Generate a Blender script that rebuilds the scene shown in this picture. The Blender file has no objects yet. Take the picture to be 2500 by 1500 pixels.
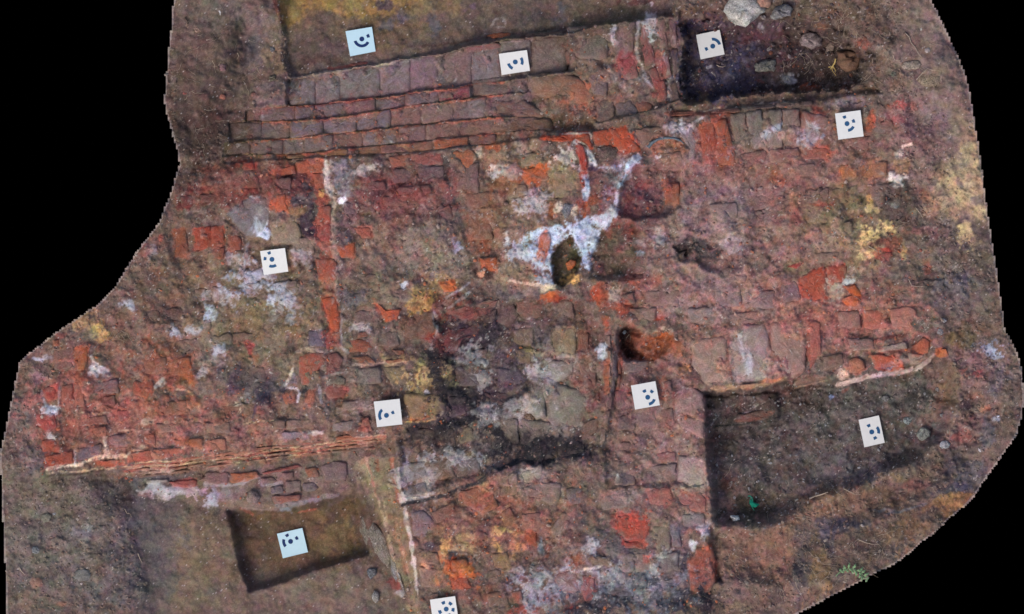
import bpy, math, random
import numpy as np
from mathutils import Vector

# ------------------------------------------------------------------ camera, sky, sun, exposure
SC = bpy.context.scene
COL = SC.collection
K = 1.0 / 340.0                     # metres per plan unit (the plan is 2500 x 1500 units)
def wx(px): return (px - 1250.0) * K
def wy(py): return (750.0 - py) * K

cam = bpy.data.cameras.new('survey_camera')
cam.type = 'ORTHO'; cam.ortho_scale = 2500 * K
cam.clip_start = 0.1; cam.clip_end = 100
camo = bpy.data.objects.new('survey_camera', cam); COL.objects.link(camo)
camo.location = (0, 0, 20); camo.rotation_euler = (0, 0, 0)
SC.camera = camo

SUN_EL, SUN_AZ = math.radians(50), math.radians(215)     # from the south-west
world = bpy.data.worlds.new('World'); SC.world = world; world.use_nodes = True
wn = world.node_tree.nodes; wl = world.node_tree.links; wn.clear()
sky = wn.new('ShaderNodeTexSky'); sky.sky_type = 'NISHITA'; sky.sun_disc = False
sky.sun_elevation = SUN_EL; sky.sun_rotation = SUN_AZ
sky.air_density = 1.0; sky.dust_density = 3.5; sky.ozone_density = 1.0
bg = wn.new('ShaderNodeBackground'); bg.inputs['Strength'].default_value = 0.13
wo = wn.new('ShaderNodeOutputWorld')
wl.new(sky.outputs[0], bg.inputs[0]); wl.new(bg.outputs[0], wo.inputs[0])

sun = bpy.data.lights.new('sun', 'SUN'); sun.energy = 1.05; sun.angle = math.radians(20)
sun.color = (1.0, 0.94, 0.87)
suno = bpy.data.objects.new('sun', sun); COL.objects.link(suno)
d = Vector((math.cos(SUN_EL) * math.sin(SUN_AZ), math.cos(SUN_EL) * math.cos(SUN_AZ), math.sin(SUN_EL)))
suno.rotation_euler = d.to_track_quat('Z', 'Y').to_euler(); suno.location = d * 12

SC.view_settings.view_transform = 'Standard'; SC.view_settings.look = 'None'
SC.view_settings.exposure = 0.47; SC.view_settings.gamma = 1.0
SC.view_settings.use_curve_mapping = False
ALB = 0.96                          # appearance -> albedo

# ------------------------------------------------------------------ grid and noise
STEP = 2.5
X0, Y0, X1, Y1 = -60.0, -60.0, 2560.0, 1560.0
NX, NY = int((X1 - X0) / STEP) + 1, int((Y1 - Y0) / STEP) + 1
gx = X0 + STEP * np.arange(NX); gy = Y0 + STEP * np.arange(NY)
GX, GY = np.meshgrid(gx.astype(np.float32), gy.astype(np.float32))
RNG = np.random.default_rng(7)
random.seed(7)

def vnoise(sx, sy, seed, ang=0.0):
    r = np.random.default_rng(seed)
    if ang:
        c, s = math.cos(ang), math.sin(ang)
        U = (GX * c + GY * s); V = (-GX * s + GY * c)
    else:
        U, V = GX, GY
    u = (U - U.min()) / sx; v = (V - V.min()) / sy
    L = r.random((int(v.max()) + 3, int(u.max()) + 3)).astype(np.float32)
    iu = u.astype(np.int32); iv = v.astype(np.int32)
    fu = u - iu; fv = v - iv
    fu = fu * fu * (3 - 2 * fu); fv = fv * fv * (3 - 2 * fv)
    return (L[iv, iu] * (1 - fu) + L[iv, iu + 1] * fu) * (1 - fv) + (L[iv + 1, iu] * (1 - fu) + L[iv + 1, iu + 1] * fu) * fv

def fbm(s, seed, octv=4, gain=0.55, stretch=1.0, ang=0.0):
    t = 0; a = 1.0; n = 0
    for o in range(octv):
        if s < STEP * 0.8: break
        t = t + a * vnoise(s * stretch, s, seed + o * 17, ang if ang else 0.35 + o)
        n += a; a *= gain; s *= 0.5
    t = t / n
    return np.clip((t - t.mean()) / (t.std() * 4.0) + 0.5, 0, 1)

def sstep(x): 
    x = np.clip(x, 0, 1); return x * x * (3 - 2 * x)

WX = (fbm(46, 1, 3) - .5) * 22 + (fbm(12, 2, 3) - .5) * 12
WY = (fbm(46, 3, 3) - .5) * 22 + (fbm(12, 4, 3) - .5) * 12
NA = fbm(26, 5, 5, 0.62)
NB = fbm(11, 6, 3, 0.7)
NBRK = 0.5 * NA + 0.5 * NB
NBRK = (NBRK - NBRK.mean()) / (NBRK.std() * 3.2) + 0.5

TILES = dict(A=(400,0), B=(1000,0), C=(1600,0), D=(1900,0), E=(400,350), F=(900,350), G=(1300,300), H=(1900,350),
             I=(0,750), J=(500,700), K=(1000,700), L=(1450,700), M=(1900,700), N=(0,1100), O=(500,1100), Q=(950,1100),
             R=(1450,1100), S=(1900,1100), T=(200,480))
ZF = 3.71                           # survey sheets were measured at this enlargement
def tp(t, pts):
    if t is None: return [(float(x), float(y)) for x, y in pts]
    ox, oy = TILES[t]; return [(ox + x / ZF, oy + y / ZF) for x, y in pts]

def window(pts, pad):
    xs = [p[0] for p in pts]; ys = [p[1] for p in pts]
    i0 = max(0, int((min(xs) - pad - X0) / STEP)); i1 = min(NX, int((max(xs) + pad - X0) / STEP) + 2)
    j0 = max(0, int((min(ys) - pad - Y0) / STEP)); j1 = min(NY, int((max(ys) + pad - Y0) / STEP) + 2)
    return slice(j0, max(j1, j0)), slice(i0, max(i1, i0))

def seg_d2(px, py, a, b):
    vx, vy = b[0] - a[0], b[1] - a[1]; L = vx * vx + vy * vy + 1e-9
    t = np.clip(((px - a[0]) * vx + (py - a[1]) * vy) / L, 0, 1)
    return (px - a[0] - t * vx) ** 2 + (py - a[1] - t * vy) ** 2

def poly_sd(pts, px, py):
    d = np.full(px.shape, 1e12, np.float32); ins = np.zeros(px.shape, bool)
    n = len(pts)
    for k in range(n):
        a, b = pts[k], pts[(k + 1) % n]
        d = np.minimum(d, seg_d2(px, py, a, b))
        if a[1] != b[1]:
            c = (a[1] > py) != (b[1] > py)
            ins ^= c & (px < (b[0] - a[0]) * (py - a[1]) / (b[1] - a[1]) + a[0])
    return np.where(ins, 1, -1) * np.sqrt(d)

def line_d(pts, px, py):
    d = np.full(px.shape, 1e12, np.float32)
    for k in range(len(pts) - 1): d = np.minimum(d, seg_d2(px, py, pts[k], pts[k + 1]))
    return np.sqrt(d)

# ------------------------------------------------------------------ heights of the dig (metres)
Z = np.zeros(GX.shape, np.float32)
def lower(pts, z, soft=10, warp=0.5, rel=False, t=None):
    pts = tp(t, pts); w = window(pts, soft + 25)
    if GX[w].size == 0: return
    m = sstep(0.5 + poly_sd(pts, GX[w] + warp * WX[w], GY[w] + warp * WY[w]) / soft)
    Z[w] = Z[w] + z * m if rel else Z[w] * (1 - m) + z * m

def yline(pts):
    xs = [p[0] for p in pts]; ys = [p[1] for p in pts]
    return lambda x: np.interp(x, xs, ys)
def lower2(pa, sa, pb, sb, z, warp=.4):
    w = window(pa, sa + 25)
    m = sstep(0.5 + poly_sd(pa, GX[w] + warp * WX[w], GY[w] + warp * WY[w]) / sa) * sstep(0.5 + poly_sd(pb, GX[w] + warp * WX[w], GY[w] + warp * WY[w]) / sb)
    Z[w] = Z[w] * (1 - m) + z * m
L0 = yline([(690,200),(710,194),(793,181),(893,164),(1000,142),(1091,130),(1232,98),(1390,88)])
L1 = yline([(600,268),(664,259),(745,260),(912,240),(1000,227),(1121,213),(1296,188),(1420,170)])
L2 = yline([(560,300),(589,299),(710,297),(858,283),(1000,259),(1224,232),(1440,215)])
L3 = yline([(530,350),(551,348),(697,341),(804,329),(1000,308),(1172,290),(1300,285),(1450,280)])
L4 = yline([(500,382),(543,380),(710,379),(858,361),(1000,349),(1143,333),(1300,318),(1450,315)])
L5 = yline([(450,402),(572,398),(800,382),(1000,373),(1086,364),(1243,348),(1320,334),(1450,324)])
lower([(400,-80),(690,-80),(700,190),(650,255),(560,300),(520,390),(437,400),(380,250)], 0.0, 40)
lower([(380,-90),(640,-90),(640,100),(590,220),(500,290),(380,290)], 0.11, 120, .8)
lower([(2010,-90),(2330,-90),(2330,230),(2180,230),(2110,120)], 0.14, 120, .9)
lower([(1850,1420),(2100,1330),(2330,1200),(2330,1560),(1800,1560)], 0.08, 120, .9)
lower([(2330,900),(2520,900),(2520,1150),(2330,1150)], 0.05, 80, .9)
lower([(600,60),(720,60),(730,200),(640,262),(560,300),(530,395),(480,400),(500,300),(560,200)], -0.10, 90)
lower([(450,300),(560,290),(540,400),(440,410)], -0.04, 60)
lower([(684,-80),(1640,-80),(1645,38),(1480,58),(1385,82),(1230,96),(1000,145),(890,166),(715,196),(700,150),(690,60)], -0.19, 22, 0.35)
def band(fa, fb, x0, x1, z):
    xs = np.linspace(x0, x1, 24)
    lower([(x, fa(x)) for x in xs] + [(x, fb(x)) for x in xs[::-1]], z, 6, 0.22)
band(L0, L1, 700, 1392, -0.155)
band(L1, L2, 600, 1300, -0.12)
band(L2, L3, 560, 1330, -0.09)
band(L3, L4, 545, 1345, -0.06)
band(L4, L5, 540, 1330, -0.03)
lower([(1300,190),(1440,180),(1450,318),(1335,322),(1290,280)], -0.10, 14)
lower([(1385,82),(1480,58),(1645,38),(1657,60),(1668,240),(1600,266),(1440,302),(1425,200),(1390,170)], -0.07, 9, 0.3)
lower2([(1662,-90),(2300,-90),(2300,205),(2050,216),(1900,226),(1690,250),(1670,244)], 20, [(1600,40),(1760,55),(1900,70),(2060,90),(2110,130),(2105,210),(2090,300),(1600,300)], 60, -0.27, .9)
lower([(1640,262),(1690,248),(1900,228),(2130,212),(2150,226),(1950,246),(1700,276),(1640,284)], -0.06, 16, 0.3)
# hollows in the masonry
lower([(840,490),(960,400),(1150,380),(1330,420),(1340,750),(1150,860),(960,880),(800,840),(770,760),(800,620)], -0.06, 12, 0.3, True, 'G')
lower([(700,900),(860,880),(950,940),(1000,1100),(1030,1270),(1000,1400),(800,1420),(520,1400),(530,1200),(600,1050)], -0.05, 12, 0.2, True, 'G')
lower([(1830,850),(1900,930),(1915,1050),(1890,1150),(1810,1260),(1720,1320),(1680,1230),(1660,1130),(1670,1020),(1740,930)], -0.14, 7, 0.35, True, 'F')
lower([(235,480),(250,390),(310,365),(440,420),(560,440),(690,400),(720,450),(700,500),(650,590),(560,670),(300,650),(250,590)], -0.07, 22, 0.3, True, 'L')
lower([(235,480),(250,390),(310,365),(430,420),(360,450),(380,560),(440,640),(300,650),(250,590)], -0.15, 26, 0.1, True, 'L')
lower([(1300,1130),(1400,1080),(1400,1010),(1560,1060),(1720,1140),(1830,1240),(1900,1300),(1750,1380),(1560,1330),(1500,1260),(1380,1250),(1310,1190)], -0.06, 18, 0.3, True, 'G')
lower([(1300,1130),(1400,1110),(1420,1200),(1340,1220)], -0.06, 16, 0.2, True, 'G')
lower([(1060,770),(1370,722),(1462,765),(1478,900),(1462,1080),(1440,1112),(1200,1145),(985,1215),(975,1065),(990,1045),(1090,1020),(1100,900)], -0.07, 26, 0.8, True)
lower([(1478,770),(1508,780),(1506,900),(1490,1010),(1468,1110),(1448,1110),(1466,1000),(1476,900)], 0.018, 14, 0.2, True)
lower([(1506,860),(1620,890),(1716,955),(1722,1185),(1480,1190),(1480,1080),(1500,950)], -0.04, 12, 0.5, True)
lower([(1310,340),(1432,326),(1448,400),(1430,470),(1420,560),(1230,650),(1210,560),(1290,470)], 0.02, 12, 0.5, True)
# south-west ledge, wall face, footing and pit
F1 = yline([(100,1162),(260,1142),(420,1122),(600,1094),(780,1074),(940,1060)])
F2 = yline([(100,1168),(260,1156),(420,1150),(600,1128),(780,1110),(900,1098)])
F3 = yline([(300,1205),(420,1215),(560,1240),(650,1250),(760,1236),(880,1200)])
xs = np.linspace(100, 930, 20)
lower([(-80,1172)] + [(x, F1(x) + 8) for x in xs] + [(985,1230),(985,1560),(-80,1600)], -0.13, 16, 0.3)
lower([(215,1165)] + [(x, F1(x) + 14) for x in xs if x > 220] + [(915,1120),(955,1300),(990,1420),(1010,1600),(370,1600),(350,1400),(300,1260),(250,1200)], -0.18, 90, 0.5)
xs2 = np.linspace(330, 885, 14)
lower2([(-80,1222)] + [(x, F3(x) - 4) for x in xs2] + [(905,1180),(950,1320),(985,1450),(1000,1600),(-80,1600)], 30, [(330,1000),(1200,1000),(1200,1600),(385,1600),(365,1400)], 130, -0.25)
lower([(560,1248),(640,1251),(760,1238),(872,1208),(885,1245),(893,1300),(897,1348),(780,1383),(645,1432),(612,1440),(590,1380)], -0.42, 20, 0.2)
lower([(925,1078),(955,1078),(968,1150),(985,1300),(1010,1420),(1025,1600),(990,1600),(960,1380),(925,1250),(900,1140)], -0.13, 18, 0.15)
# south-east pit and slope
lower([(1740,1300),(1900,1290),(2000,1225),(2200,1160),(2330,1080),(2370,950),(2420,1000),(2360,1120),(2200,1230),(2000,1300),(1900,1420),(1760,1400)], -0.10, 60, 0.8)
lower2([(1718,962),(1880,945),(2040,925),(2140,925),(2270,882),(2420,820),(2420,1450),(1762,1450),(1740,1200)], 22, [(1500,800),(2290,800),(2318,980),(2296,1060),(2250,1105),(2170,1140),(2080,1185),(1990,1212),(1930,1245),(1880,1268),(1500,1280)], 48, -0.26)
lower([(1724,970),(1895,955),(1905,1020),(1880,1032),(1730,1045)], -0.21, 12, 0.3)
lower([(1735,1300),(1760,1300),(1760,1420),(1740,1420)], -0.12, 18)
lower([(1740,1440),(2000,1440),(1960,1560),(1740,1560)], -0.06, 60)
ZS = Z.copy()                        # smooth heights, used to seat things
soil_rough = fbm(60, 31, 5, 0.6) - .5
RGH = np.ones(GX.shape, np.float32)             # how crumbly the surface is: trowelled clay is smooth
for p_, v_ in (([(300,1180),(1000,1080),(1000,1580),(330,1580),(360,1400)], .3), ([(690,-80),(1640,-80),(1640,40),(1380,82),(1000,145),(715,196)], .45), ([(2230,-80),(2340,100),(2440,700),(2330,560),(2300,300),(2180,150)], .6), ([(-20,1170),(260,1150),(330,1580),(-20,1580)], .7), ([(400,-80),(680,-80),(690,200),(560,300),(430,400)], .6), ([(1760,1300),(2000,1260),(2330,1100),(2480,1000),(2460,1120),(1900,1580),(1740,1580)], .65)):
    w_ = window(p_, 60); m_ = sstep(.5 + poly_sd(p_, GX[w_] + WX[w_], GY[w_] + WY[w_]) / 40); RGH[w_] = RGH[w_] * (1 - m_) + v_ * m_
Z += 0.06 * soil_rough * (.4 + .6 * RGH) + (0.020 * (NA - .5) + 0.045 * (fbm(100, 33, 2) - .5) + 0.005 * (NB - .5)) * RGH
CRK = (1 - sstep(np.abs(fbm(58, 71, 4, .55) - .5) / .028)) * sstep((fbm(80, 72, 3) - .42) * 5) * (.4 + .6 * NB)
CR2 = (1 - sstep(np.abs(fbm(34, 73, 4, .55) - .5) / .030)) * sstep((fbm(70, 74, 3) - .48) * 5) * NB * 1.2
Z -= (.010 * CRK + .006 * CR2) * sstep((RGH - .5) * 3)
Z += 0.0016 * (RNG.random(Z.shape).astype(np.float32) - .5)

def zat(px, py, A=None):
    A = Z if A is None else A
    u = np.clip((np.asarray(px, float) - X0) / STEP, 0, NX - 1.001); v = np.clip((np.asarray(py, float) - Y0) / STEP, 0, NY - 1.001)
    i = u.astype(int); j = v.astype(int); fu = u - i; fv = v - j
    return (A[j, i] * (1 - fu) + A[j, i + 1] * fu) * (1 - fv) + (A[j + 1, i] * (1 - fu) + A[j + 1, i + 1] * fu) * fv
# ------------------------------------------------------------------ soils, stains, lime, brick dust and painted sun flecks: one colour per grid point
def lin(c):
    c = np.asarray(c, np.float32) / 255.0
    return np.where(c <= .04045, c / 12.92, ((c + .055) / 1.055) ** 2.4) * ALB
CM = np.empty(GX.shape + (3,), np.float32)
CM[:] = lin((108, 92, 82))
LATE = []; LK = [True]
def lay(w, m, col, a):
    if LK[0] and (sum(col) > 470 or max(col) - min(col) > 100) or max(col) < 64: LATE.append((w, np.clip(m, 0, 1) * a * .75, col))
    m = (np.clip(m, 0, 1) * a)[..., None]
    CM[w] = CM[w] * (1 - m) + lin(col) * m
def E(t, x, y, rx, ry, col, a=.7, brk=1.0):
    (cx, cy), = tp(t, [(x, y)]); s = 1.0 if t is None else ZF; rx /= s; ry /= s
    w = window([(cx - rx * 1.5, cy - ry * 1.5), (cx + rx * 1.5, cy + ry * 1.5)], 12)
    if GX[w].size == 0: return
    q = np.sqrt(((GX[w] + .6 * WX[w] - cx) / rx) ** 2 + ((GY[w] + .6 * WY[w] - cy) / ry) ** 2)
    lay(w, sstep(0.5 + (1 - q) * 1.5 + brk * (NBRK[w] - .5) * 1.3), col, a)
def P(t, pts, col, a=.85, brk=.6, soft=7, warp=.35):
    pts = tp(t, pts); w = window(pts, 18)
    if GX[w].size == 0: return
    dd = poly_sd(pts, GX[w] + warp * WX[w], GY[w] + warp * WY[w])
    lay(w, sstep(0.5 + np.clip(dd / soft, -1.5, .6) + brk * (NBRK[w] - .5) * 1.6), col, a)
def S(t, pts, width, col, a=.6, brk=.8, warp=.25):
    pts = tp(t, pts); wd = width / (1.0 if t is None else ZF) / 2; w = window(pts, wd + 14)
    if GX[w].size == 0: return
    dd = line_d(pts, GX[w] + warp * WX[w], GY[w] + warp * WY[w])
    LK[0] = False
    lay(w, sstep(0.5 + np.clip((wd - dd) / max(wd * .8, 2.2), -2, .8) + brk * (NBRK[w] - .5) * 1.3), col, a); LK[0] = True

rd=(145,66,56); orr=(178,86,50); bo=(190,98,42); cr=(140,58,62); wb=(188,194,204); wh=(200,194,188); cm=(190,170,146)
bk=(40,37,42); db=(66,54,48); bn=(98,80,66); ol=(100,86,62); gy=(118,110,104)

# --- broad grounds (plan units)
for a in [
 (500,150,160,220,(100,86,74)),(520,330,120,90,(78,64,56)),(900,40,240,70,(104,90,62)),(1300,50,300,70,(96,83,72)),
 (1850,140,260,120,(62,50,50)),(2230,160,110,180,(118,104,94)),(2260,320,120,160,(120,98,92)),(2330,600,110,220,(104,90,84)),
 (620,440,220,70,(112,76,66)),(500,620,170,160,(112,92,80)),(650,760,220,160,(118,102,84)),(300,860,220,130,(118,94,82)),
 (250,1040,200,110,(126,92,82)),(600,1040,300,80,(120,96,84)),(1000,480,180,120,(112,82,78)),(1000,640,180,110,(118,98,86)),
 (1250,450,130,110,(126,104,84)),(1250,620,120,90,(130,108,90)),(1600,470,200,110,(108,80,80)),(1800,500,220,140,(124,100,96)),
 (2000,420,180,150,(126,96,86)),(2050,620,180,130,(126,106,86)),(1700,620,200,130,(122,102,98)),(1950,760,280,110,(132,98,90)),
 (1250,830,230,110,(86,71,66)),(1200,980,250,120,(80,68,64)),(1400,1000,120,130,(116,102,92)),(1600,900,150,120,(124,94,88)),
 (1600,1060,140,130,(122,98,94)),(1650,1250,160,130,(128,102,96)),(1200,1300,220,170,(120,94,82)),(1400,1420,200,110,(112,90,86)),
 (1550,1400,180,100,(110,98,100)),(150,1300,180,200,(104,98,88)),(380,1300,110,200,(92,88,88)),(480,1370,100,180,(112,98,78)),
 (740,1300,180,110,(86,72,54)),(750,1450,200,60,(112,98,84)),(2000,1080,280,150,(72,68,66)),(2350,950,120,130,(112,92,88)),
 (2100,1260,260,90,(108,90,78)),(1850,1380,160,110,(114,90,80)),(2080,1370,160,90,(100,86,74))]:
    E(None, *a, .85, .6)

# --- north-west bank, sandy trench floor, stepped courses
E('A',600,150,300,130,(106,100,90)); E('A',250,900,250,400,(92,76,66)); E('A',300,1150,250,250,(74,60,52)); E('A',820,450,120,200,(94,90,98),.6)
E('A',1010,520,110,120,(132,114,86),.7); E('A',650,220,150,80,(78,74,62),.7,2); E('A',900,180,80,60,(112,102,100))
P('A',[(1030,-200),(2700,-200),(2700,100),(2226,130),(1850,170),(1600,170),(1500,100),(1400,130),(1120,240),(1060,190)],(142,118,52),.95,.7,14)
S('A',[(985,-100),(1000,0),(1045,150),(1070,190)],46,(92,50,42),.8); E('A',1450,200,200,90,(100,88,78)); E('A',1500,300,350,100,(96,88,74))
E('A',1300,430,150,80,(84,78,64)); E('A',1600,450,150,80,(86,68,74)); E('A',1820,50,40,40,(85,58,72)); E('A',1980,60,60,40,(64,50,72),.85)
E('A',2160,180,60,40,(78,82,92)); E('A',2020,240,90,40,(80,86,92)); E('A',1250,610,50,30,db,.9); E('A',1470,540,300,45,(82,62,56))
E('A',1150,120,120,60,(136,116,60),.6); E('A',1700,60,160,60,(134,116,64),.6)
E('A',1200,830,90,80,(146,136,134),.55,1.6); E('A',1480,800,120,90,(105,98,104)); E('A',1750,750,200,80,(110,104,102)); E('A',2100,680,120,80,(124,106,108))
S('A',[(1160,715),(1460,663),(1830,603),(2226,548)],12,cm,.6); S('A',[(1500,630),(1800,575),(1850,570)],26,(150,72,56),.7)
S('A',[(930,960),(1250,960),(1900,890),(2226,850)],10,(158,134,94),.75); S('A',[(840,1035),(1200,985),(1500,940)],22,(146,70,62),.75)
S('A',[(1650,920),(1890,900)],36,(140,68,72),.8)
for l in ([(720,1100),(1150,1105),(1500,1075),(2226,960)],[(600,1280),(1100,1265),(1500,1215),(2226,1150)],[(560,1400),(1100,1410),(1700,1345),(2226,1290)]):
    S('A',l,13,(142,110,70),.8)
E('A',450,1250,150,250,(70,57,49)); E('A',250,1300,200,150,(82,68,58)); E('A',620,1300,120,100,(96,80,64))
E('B',600,100,600,150,(97,85,76)); E('B',1100,150,200,100,(80,76,70)); E('B',220,220,60,100,(84,88,94)); E('B',1370,110,60,90,(76,80,88)); E('B',1700,100,300,80,(96,82,66))
E('B',2050,30,150,40,(92,48,56)); E('B',550,60,60,40,(96,74,96)); E('B',100,60,80,60,(122,104,66),.5)
S('B',[(740,240),(770,185),(830,165),(870,205),(860,260),(800,265)],12,(150,144,138),.45,1.8)
E('B',250,380,250,30,(72,66,64),.7); S('B',[(0,540),(340,490),(500,475)],12,(170,150,140),.6)
S('B',[(0,415),(400,395),(700,345)],22,(84,62,58),.6); S('B',[(1000,330),(1300,310),(1420,290)],20,(88,60,54),.7)
S('B',[(0,840),(450,790)],12,(165,140,105),.7); S('B',[(0,1140),(640,1075),(1160,1060)],12,(150,112,72),.7); S('B',[(0,955),(800,870)],10,(150,110,80),.6)
S('B',[(0,1330),(500,1320),(700,1300)],32,(70,62,66),.8); S('B',[(0,1360),(300,1350)],10,(100,96,70),.6)
E('B',1430,1110,130,90,(72,62,54)); E('B',1250,820,200,120,(112,92,74)); E('B',1530,850,110,130,(172,88,58),.65,1.4)
P('B',[(1500,120),(2100,60),(2226,180),(2120,190),(1700,230),(1430,250),(1420,200)],(90,80,64),.8)
E('B',1960,560,90,110,(146,62,66)); E('B',1950,760,150,100,(120,108,108)); E('B',2180,250,60,130,(190,186,184),.7,1.5)
S('B',[(2070,190),(2060,300),(2050,450),(2090,580),(2130,700),(2200,800)],26,(176,168,162),.6,1.6)
S('B',[(1850,240),(1840,330),(1860,410)],44,(176,170,168),.65,1.2); S('B',[(1780,600),(1900,760),(2000,860)],30,(165,155,150),.5,1.5)
S('B',[(1420,1240),(1500,560)],10,(90,72,64),.5)

# --- north-east corner pit and banks
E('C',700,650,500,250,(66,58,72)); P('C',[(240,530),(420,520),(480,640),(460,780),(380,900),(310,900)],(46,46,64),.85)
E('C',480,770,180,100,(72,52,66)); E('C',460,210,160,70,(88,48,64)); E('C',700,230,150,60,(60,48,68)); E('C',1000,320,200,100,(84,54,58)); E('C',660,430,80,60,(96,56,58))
E('C',700,690,100,80,(92,108,130),.9); E('C',710,590,40,50,(120,136,152),.85); E('C',420,680,90,40,(130,125,136),.6,1.6); E('C',760,760,150,60,(94,88,80)); E('C',350,90,200,60,(96,78,56))
E('C',1700,600,350,200,(74,60,50)); E('C',1250,600,200,150,(60,52,44)); E('C',1300,480,100,80,(50,46,56)); E('C',1600,100,400,100,(98,84,64)); E('C',1100,720,180,50,(116,108,108))
E('C',1370,790,110,30,(178,92,46),.8); E('C',1230,710,50,30,(200,200,200),.8); E('C',950,740,40,20,rd); E('C',1880,390,60,40,(144,84,60)); E('C',1950,650,250,150,(88,74,62))
E('C',470,600,30,20,(200,200,205),.7); E('C',970,250,30,25,(170,170,175),.7); E('C',850,560,60,40,(110,100,100)); E('C',1500,260,70,40,(130,92,58)); E('C',1850,700,120,70,(58,58,52))
S('C',[(300,945),(1000,880),(1950,810)],110,(96,78,66),.8); S('C',[(430,1000),(640,975)],14,cm,.75); S('C',[(900,945),(1200,920)],12,(170,150,135),.6); S('C',[(100,1030),(700,1020)],50,(132,78,62),.7)
S('C',[(700,905),(1300,850)],12,(150,120,100),.5); S('C',[(850,860),(1000,850)],18,(130,78,62),.5)
S('C',[(0,180),(60,400),(30,700)],60,(150,120,116),.6,1.5); S('C',[(140,150),(200,350),(180,600),(230,900)],50,(112,84,82),.8); S('C',[(60,400),(110,600),(140,900)],26,(180,172,170),.5,1.4); E('C',150,340,25,20,wh,.6)
E('C',30,650,50,180,(150,74,66),.6,1.4); E('C',230,640,40,200,(92,88,90),.6)
S('C',[(350,1110),(420,1070)],36,(190,175,165),.7)
E('C',1010,1220,60,50,(178,182,190),.75,1.4); E('C',1420,1200,80,90,(172,178,188),.75,1.6); E('C',1390,1320,70,40,(165,170,180),.6,1.5); E('C',1400,1050,120,40,(142,74,68)); E('C',1480,980,40,50,rd); E('C',1450,1390,200,70,(146,80,64)); E('C',950,1430,200,40,(125,80,76))
E('C',1950,1060,40,100,(172,92,62)); E('C',2060,1100,60,40,(152,94,76)); E('C',2180,960,60,60,rd); E('C',1700,940,150,50,(124,114,126)); E('C',1110,1160,30,30,(176,184,196),.7); E('C',240,1170,110,70,(178,172,172),.6,1.5)
E('C',520,1250,150,200,(160,76,52),.6); E('C',860,1180,170,180,(118,110,100),.6)
E('D',1250,300,250,300,(122,108,98)); E('D',1400,600,250,250,(116,102,92)); E('D',950,800,150,200,(96,84,76)); E('D',1200,1150,200,250,(126,96,92)); E('D',1110,940,70,40,(160,70,60)); E('D',1240,940,60,40,(142,90,80)); E('D',1100,1090,100,50,(142,84,76))
E('D',1450,1050,150,200,(118,104,104)); E('D',1740,1300,80,150,(168,144,94)); E('D',1650,1150,100,150,(130,112,90)); E('D',860,640,80,200,(98,82,68)); E('D',760,380,80,40,(152,82,58)); E('D',1080,500,120,120,(132,116,104)); E('D',1450,250,120,160,(132,118,108)); E('D',1020,370,30,50,(70,52,46),.8)  # the pale yellow ellipse is part of the painted sunlit ground
S('D',[(1000,960),(1010,1100),(990,1200)],40,(104,74,68),.6); S('D',[(1130,300),(1190,330),(1220,420),(1290,500)],14,(150,136,124),.6); S('D',[(1250,720),(1350,625),(1460,640),(1480,740)],12,(155,140,125),.5); E('D',1370,790,120,20,(82,70,60),.6)

# --- west platform
P('E',[(940,260),(1180,190),(1440,120),(1470,440),(1370,430),(1220,280),(1000,310)],(160,84,62),.75); E('E',730,190,80,40,(150,62,50)); E('E',250,250,150,150,(74,60,54))
E('E',1250,420,130,180,(74,66,74),.85); E('E',1310,700,80,130,(60,46,58),.85); E('E',1060,530,70,90,(168,88,60),.8); E('E',1060,380,90,70,(118,84,82)); E('E',1200,600,80,40,(140,110,76))
E('E',300,500,250,100,(96,58,54)); E('E',750,440,110,40,(146,64,54)); E('E',550,300,200,60,(106,80,72)); S('E',[(330,400),(460,340),(600,350)],20,(140,122,112),.5); E('E',200,560,80,60,(112,50,50)); E('E',450,230,200,50,(104,66,56))
S('E',[(150,660),(230,630),(330,620)],18,(140,125,115),.6); S('E',[(130,650),(240,690),(300,670)],22,(76,62,58),.6)
P('E',[(1455,150),(1490,220),(1510,330),(1545,490),(1480,480),(1450,420),(1460,300)],(200,186,176),.85); E('E',1445,440,34,28,(222,176,104),.9)
P('E',[(1500,170),(1740,130),(1730,480),(1560,480),(1520,330)],(122,122,130),.75,1); E('E',1850,220,130,50,(186,170,164),.75,1.4); E('E',1610,500,50,26,(238,238,242),.9,.6)
E('E',1950,430,250,130,(110,66,68)); E('E',2100,600,150,150,(114,76,72)); E('E',1850,640,60,60,(104,86,54)); E('E',1680,650,90,120,(108,82,88))
P('E',[(1375,570),(1510,560),(1525,900),(1375,900)],(156,76,62),.8,1); P('E',[(1370,1040),(1560,1040),(1570,1240),(1400,1250)],(154,78,58),.8,1); P('E',[(1420,1400),(1570,1390),(1580,1500),(1430,1500)],(166,76,54),.85)
S('E',[(1530,480),(1540,700),(1560,900),(1595,1130)],36,(170,150,130),.75,1.2); E('E',1440,900,70,80,(100,84,90),.6); E('E',1500,1330,90,60,(110,90,76))
P('E',[(1570,930),(1730,900),(1730,1040),(1610,1040)],(176,88,54),.85); P('E',[(1720,760),(1880,760),(1880,860),(1780,870)],(164,90,72),.75); E('E',1640,840,90,60,(104,92,104),.6)
P('E',[(640,560),(800,480),(950,500),(960,650),(900,830),(760,870),(640,740),(590,650)],(114,108,110),.8); E('E',880,770,60,80,(196,204,218),.9,1.3); E('E',880,640,60,80,(168,162,160),.7,1.3); S('E',[(780,490),(870,480)],16,(180,172,168),.7); S('E',[(560,700),(640,770),(740,860)],30,(62,58,58),.75)
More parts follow.
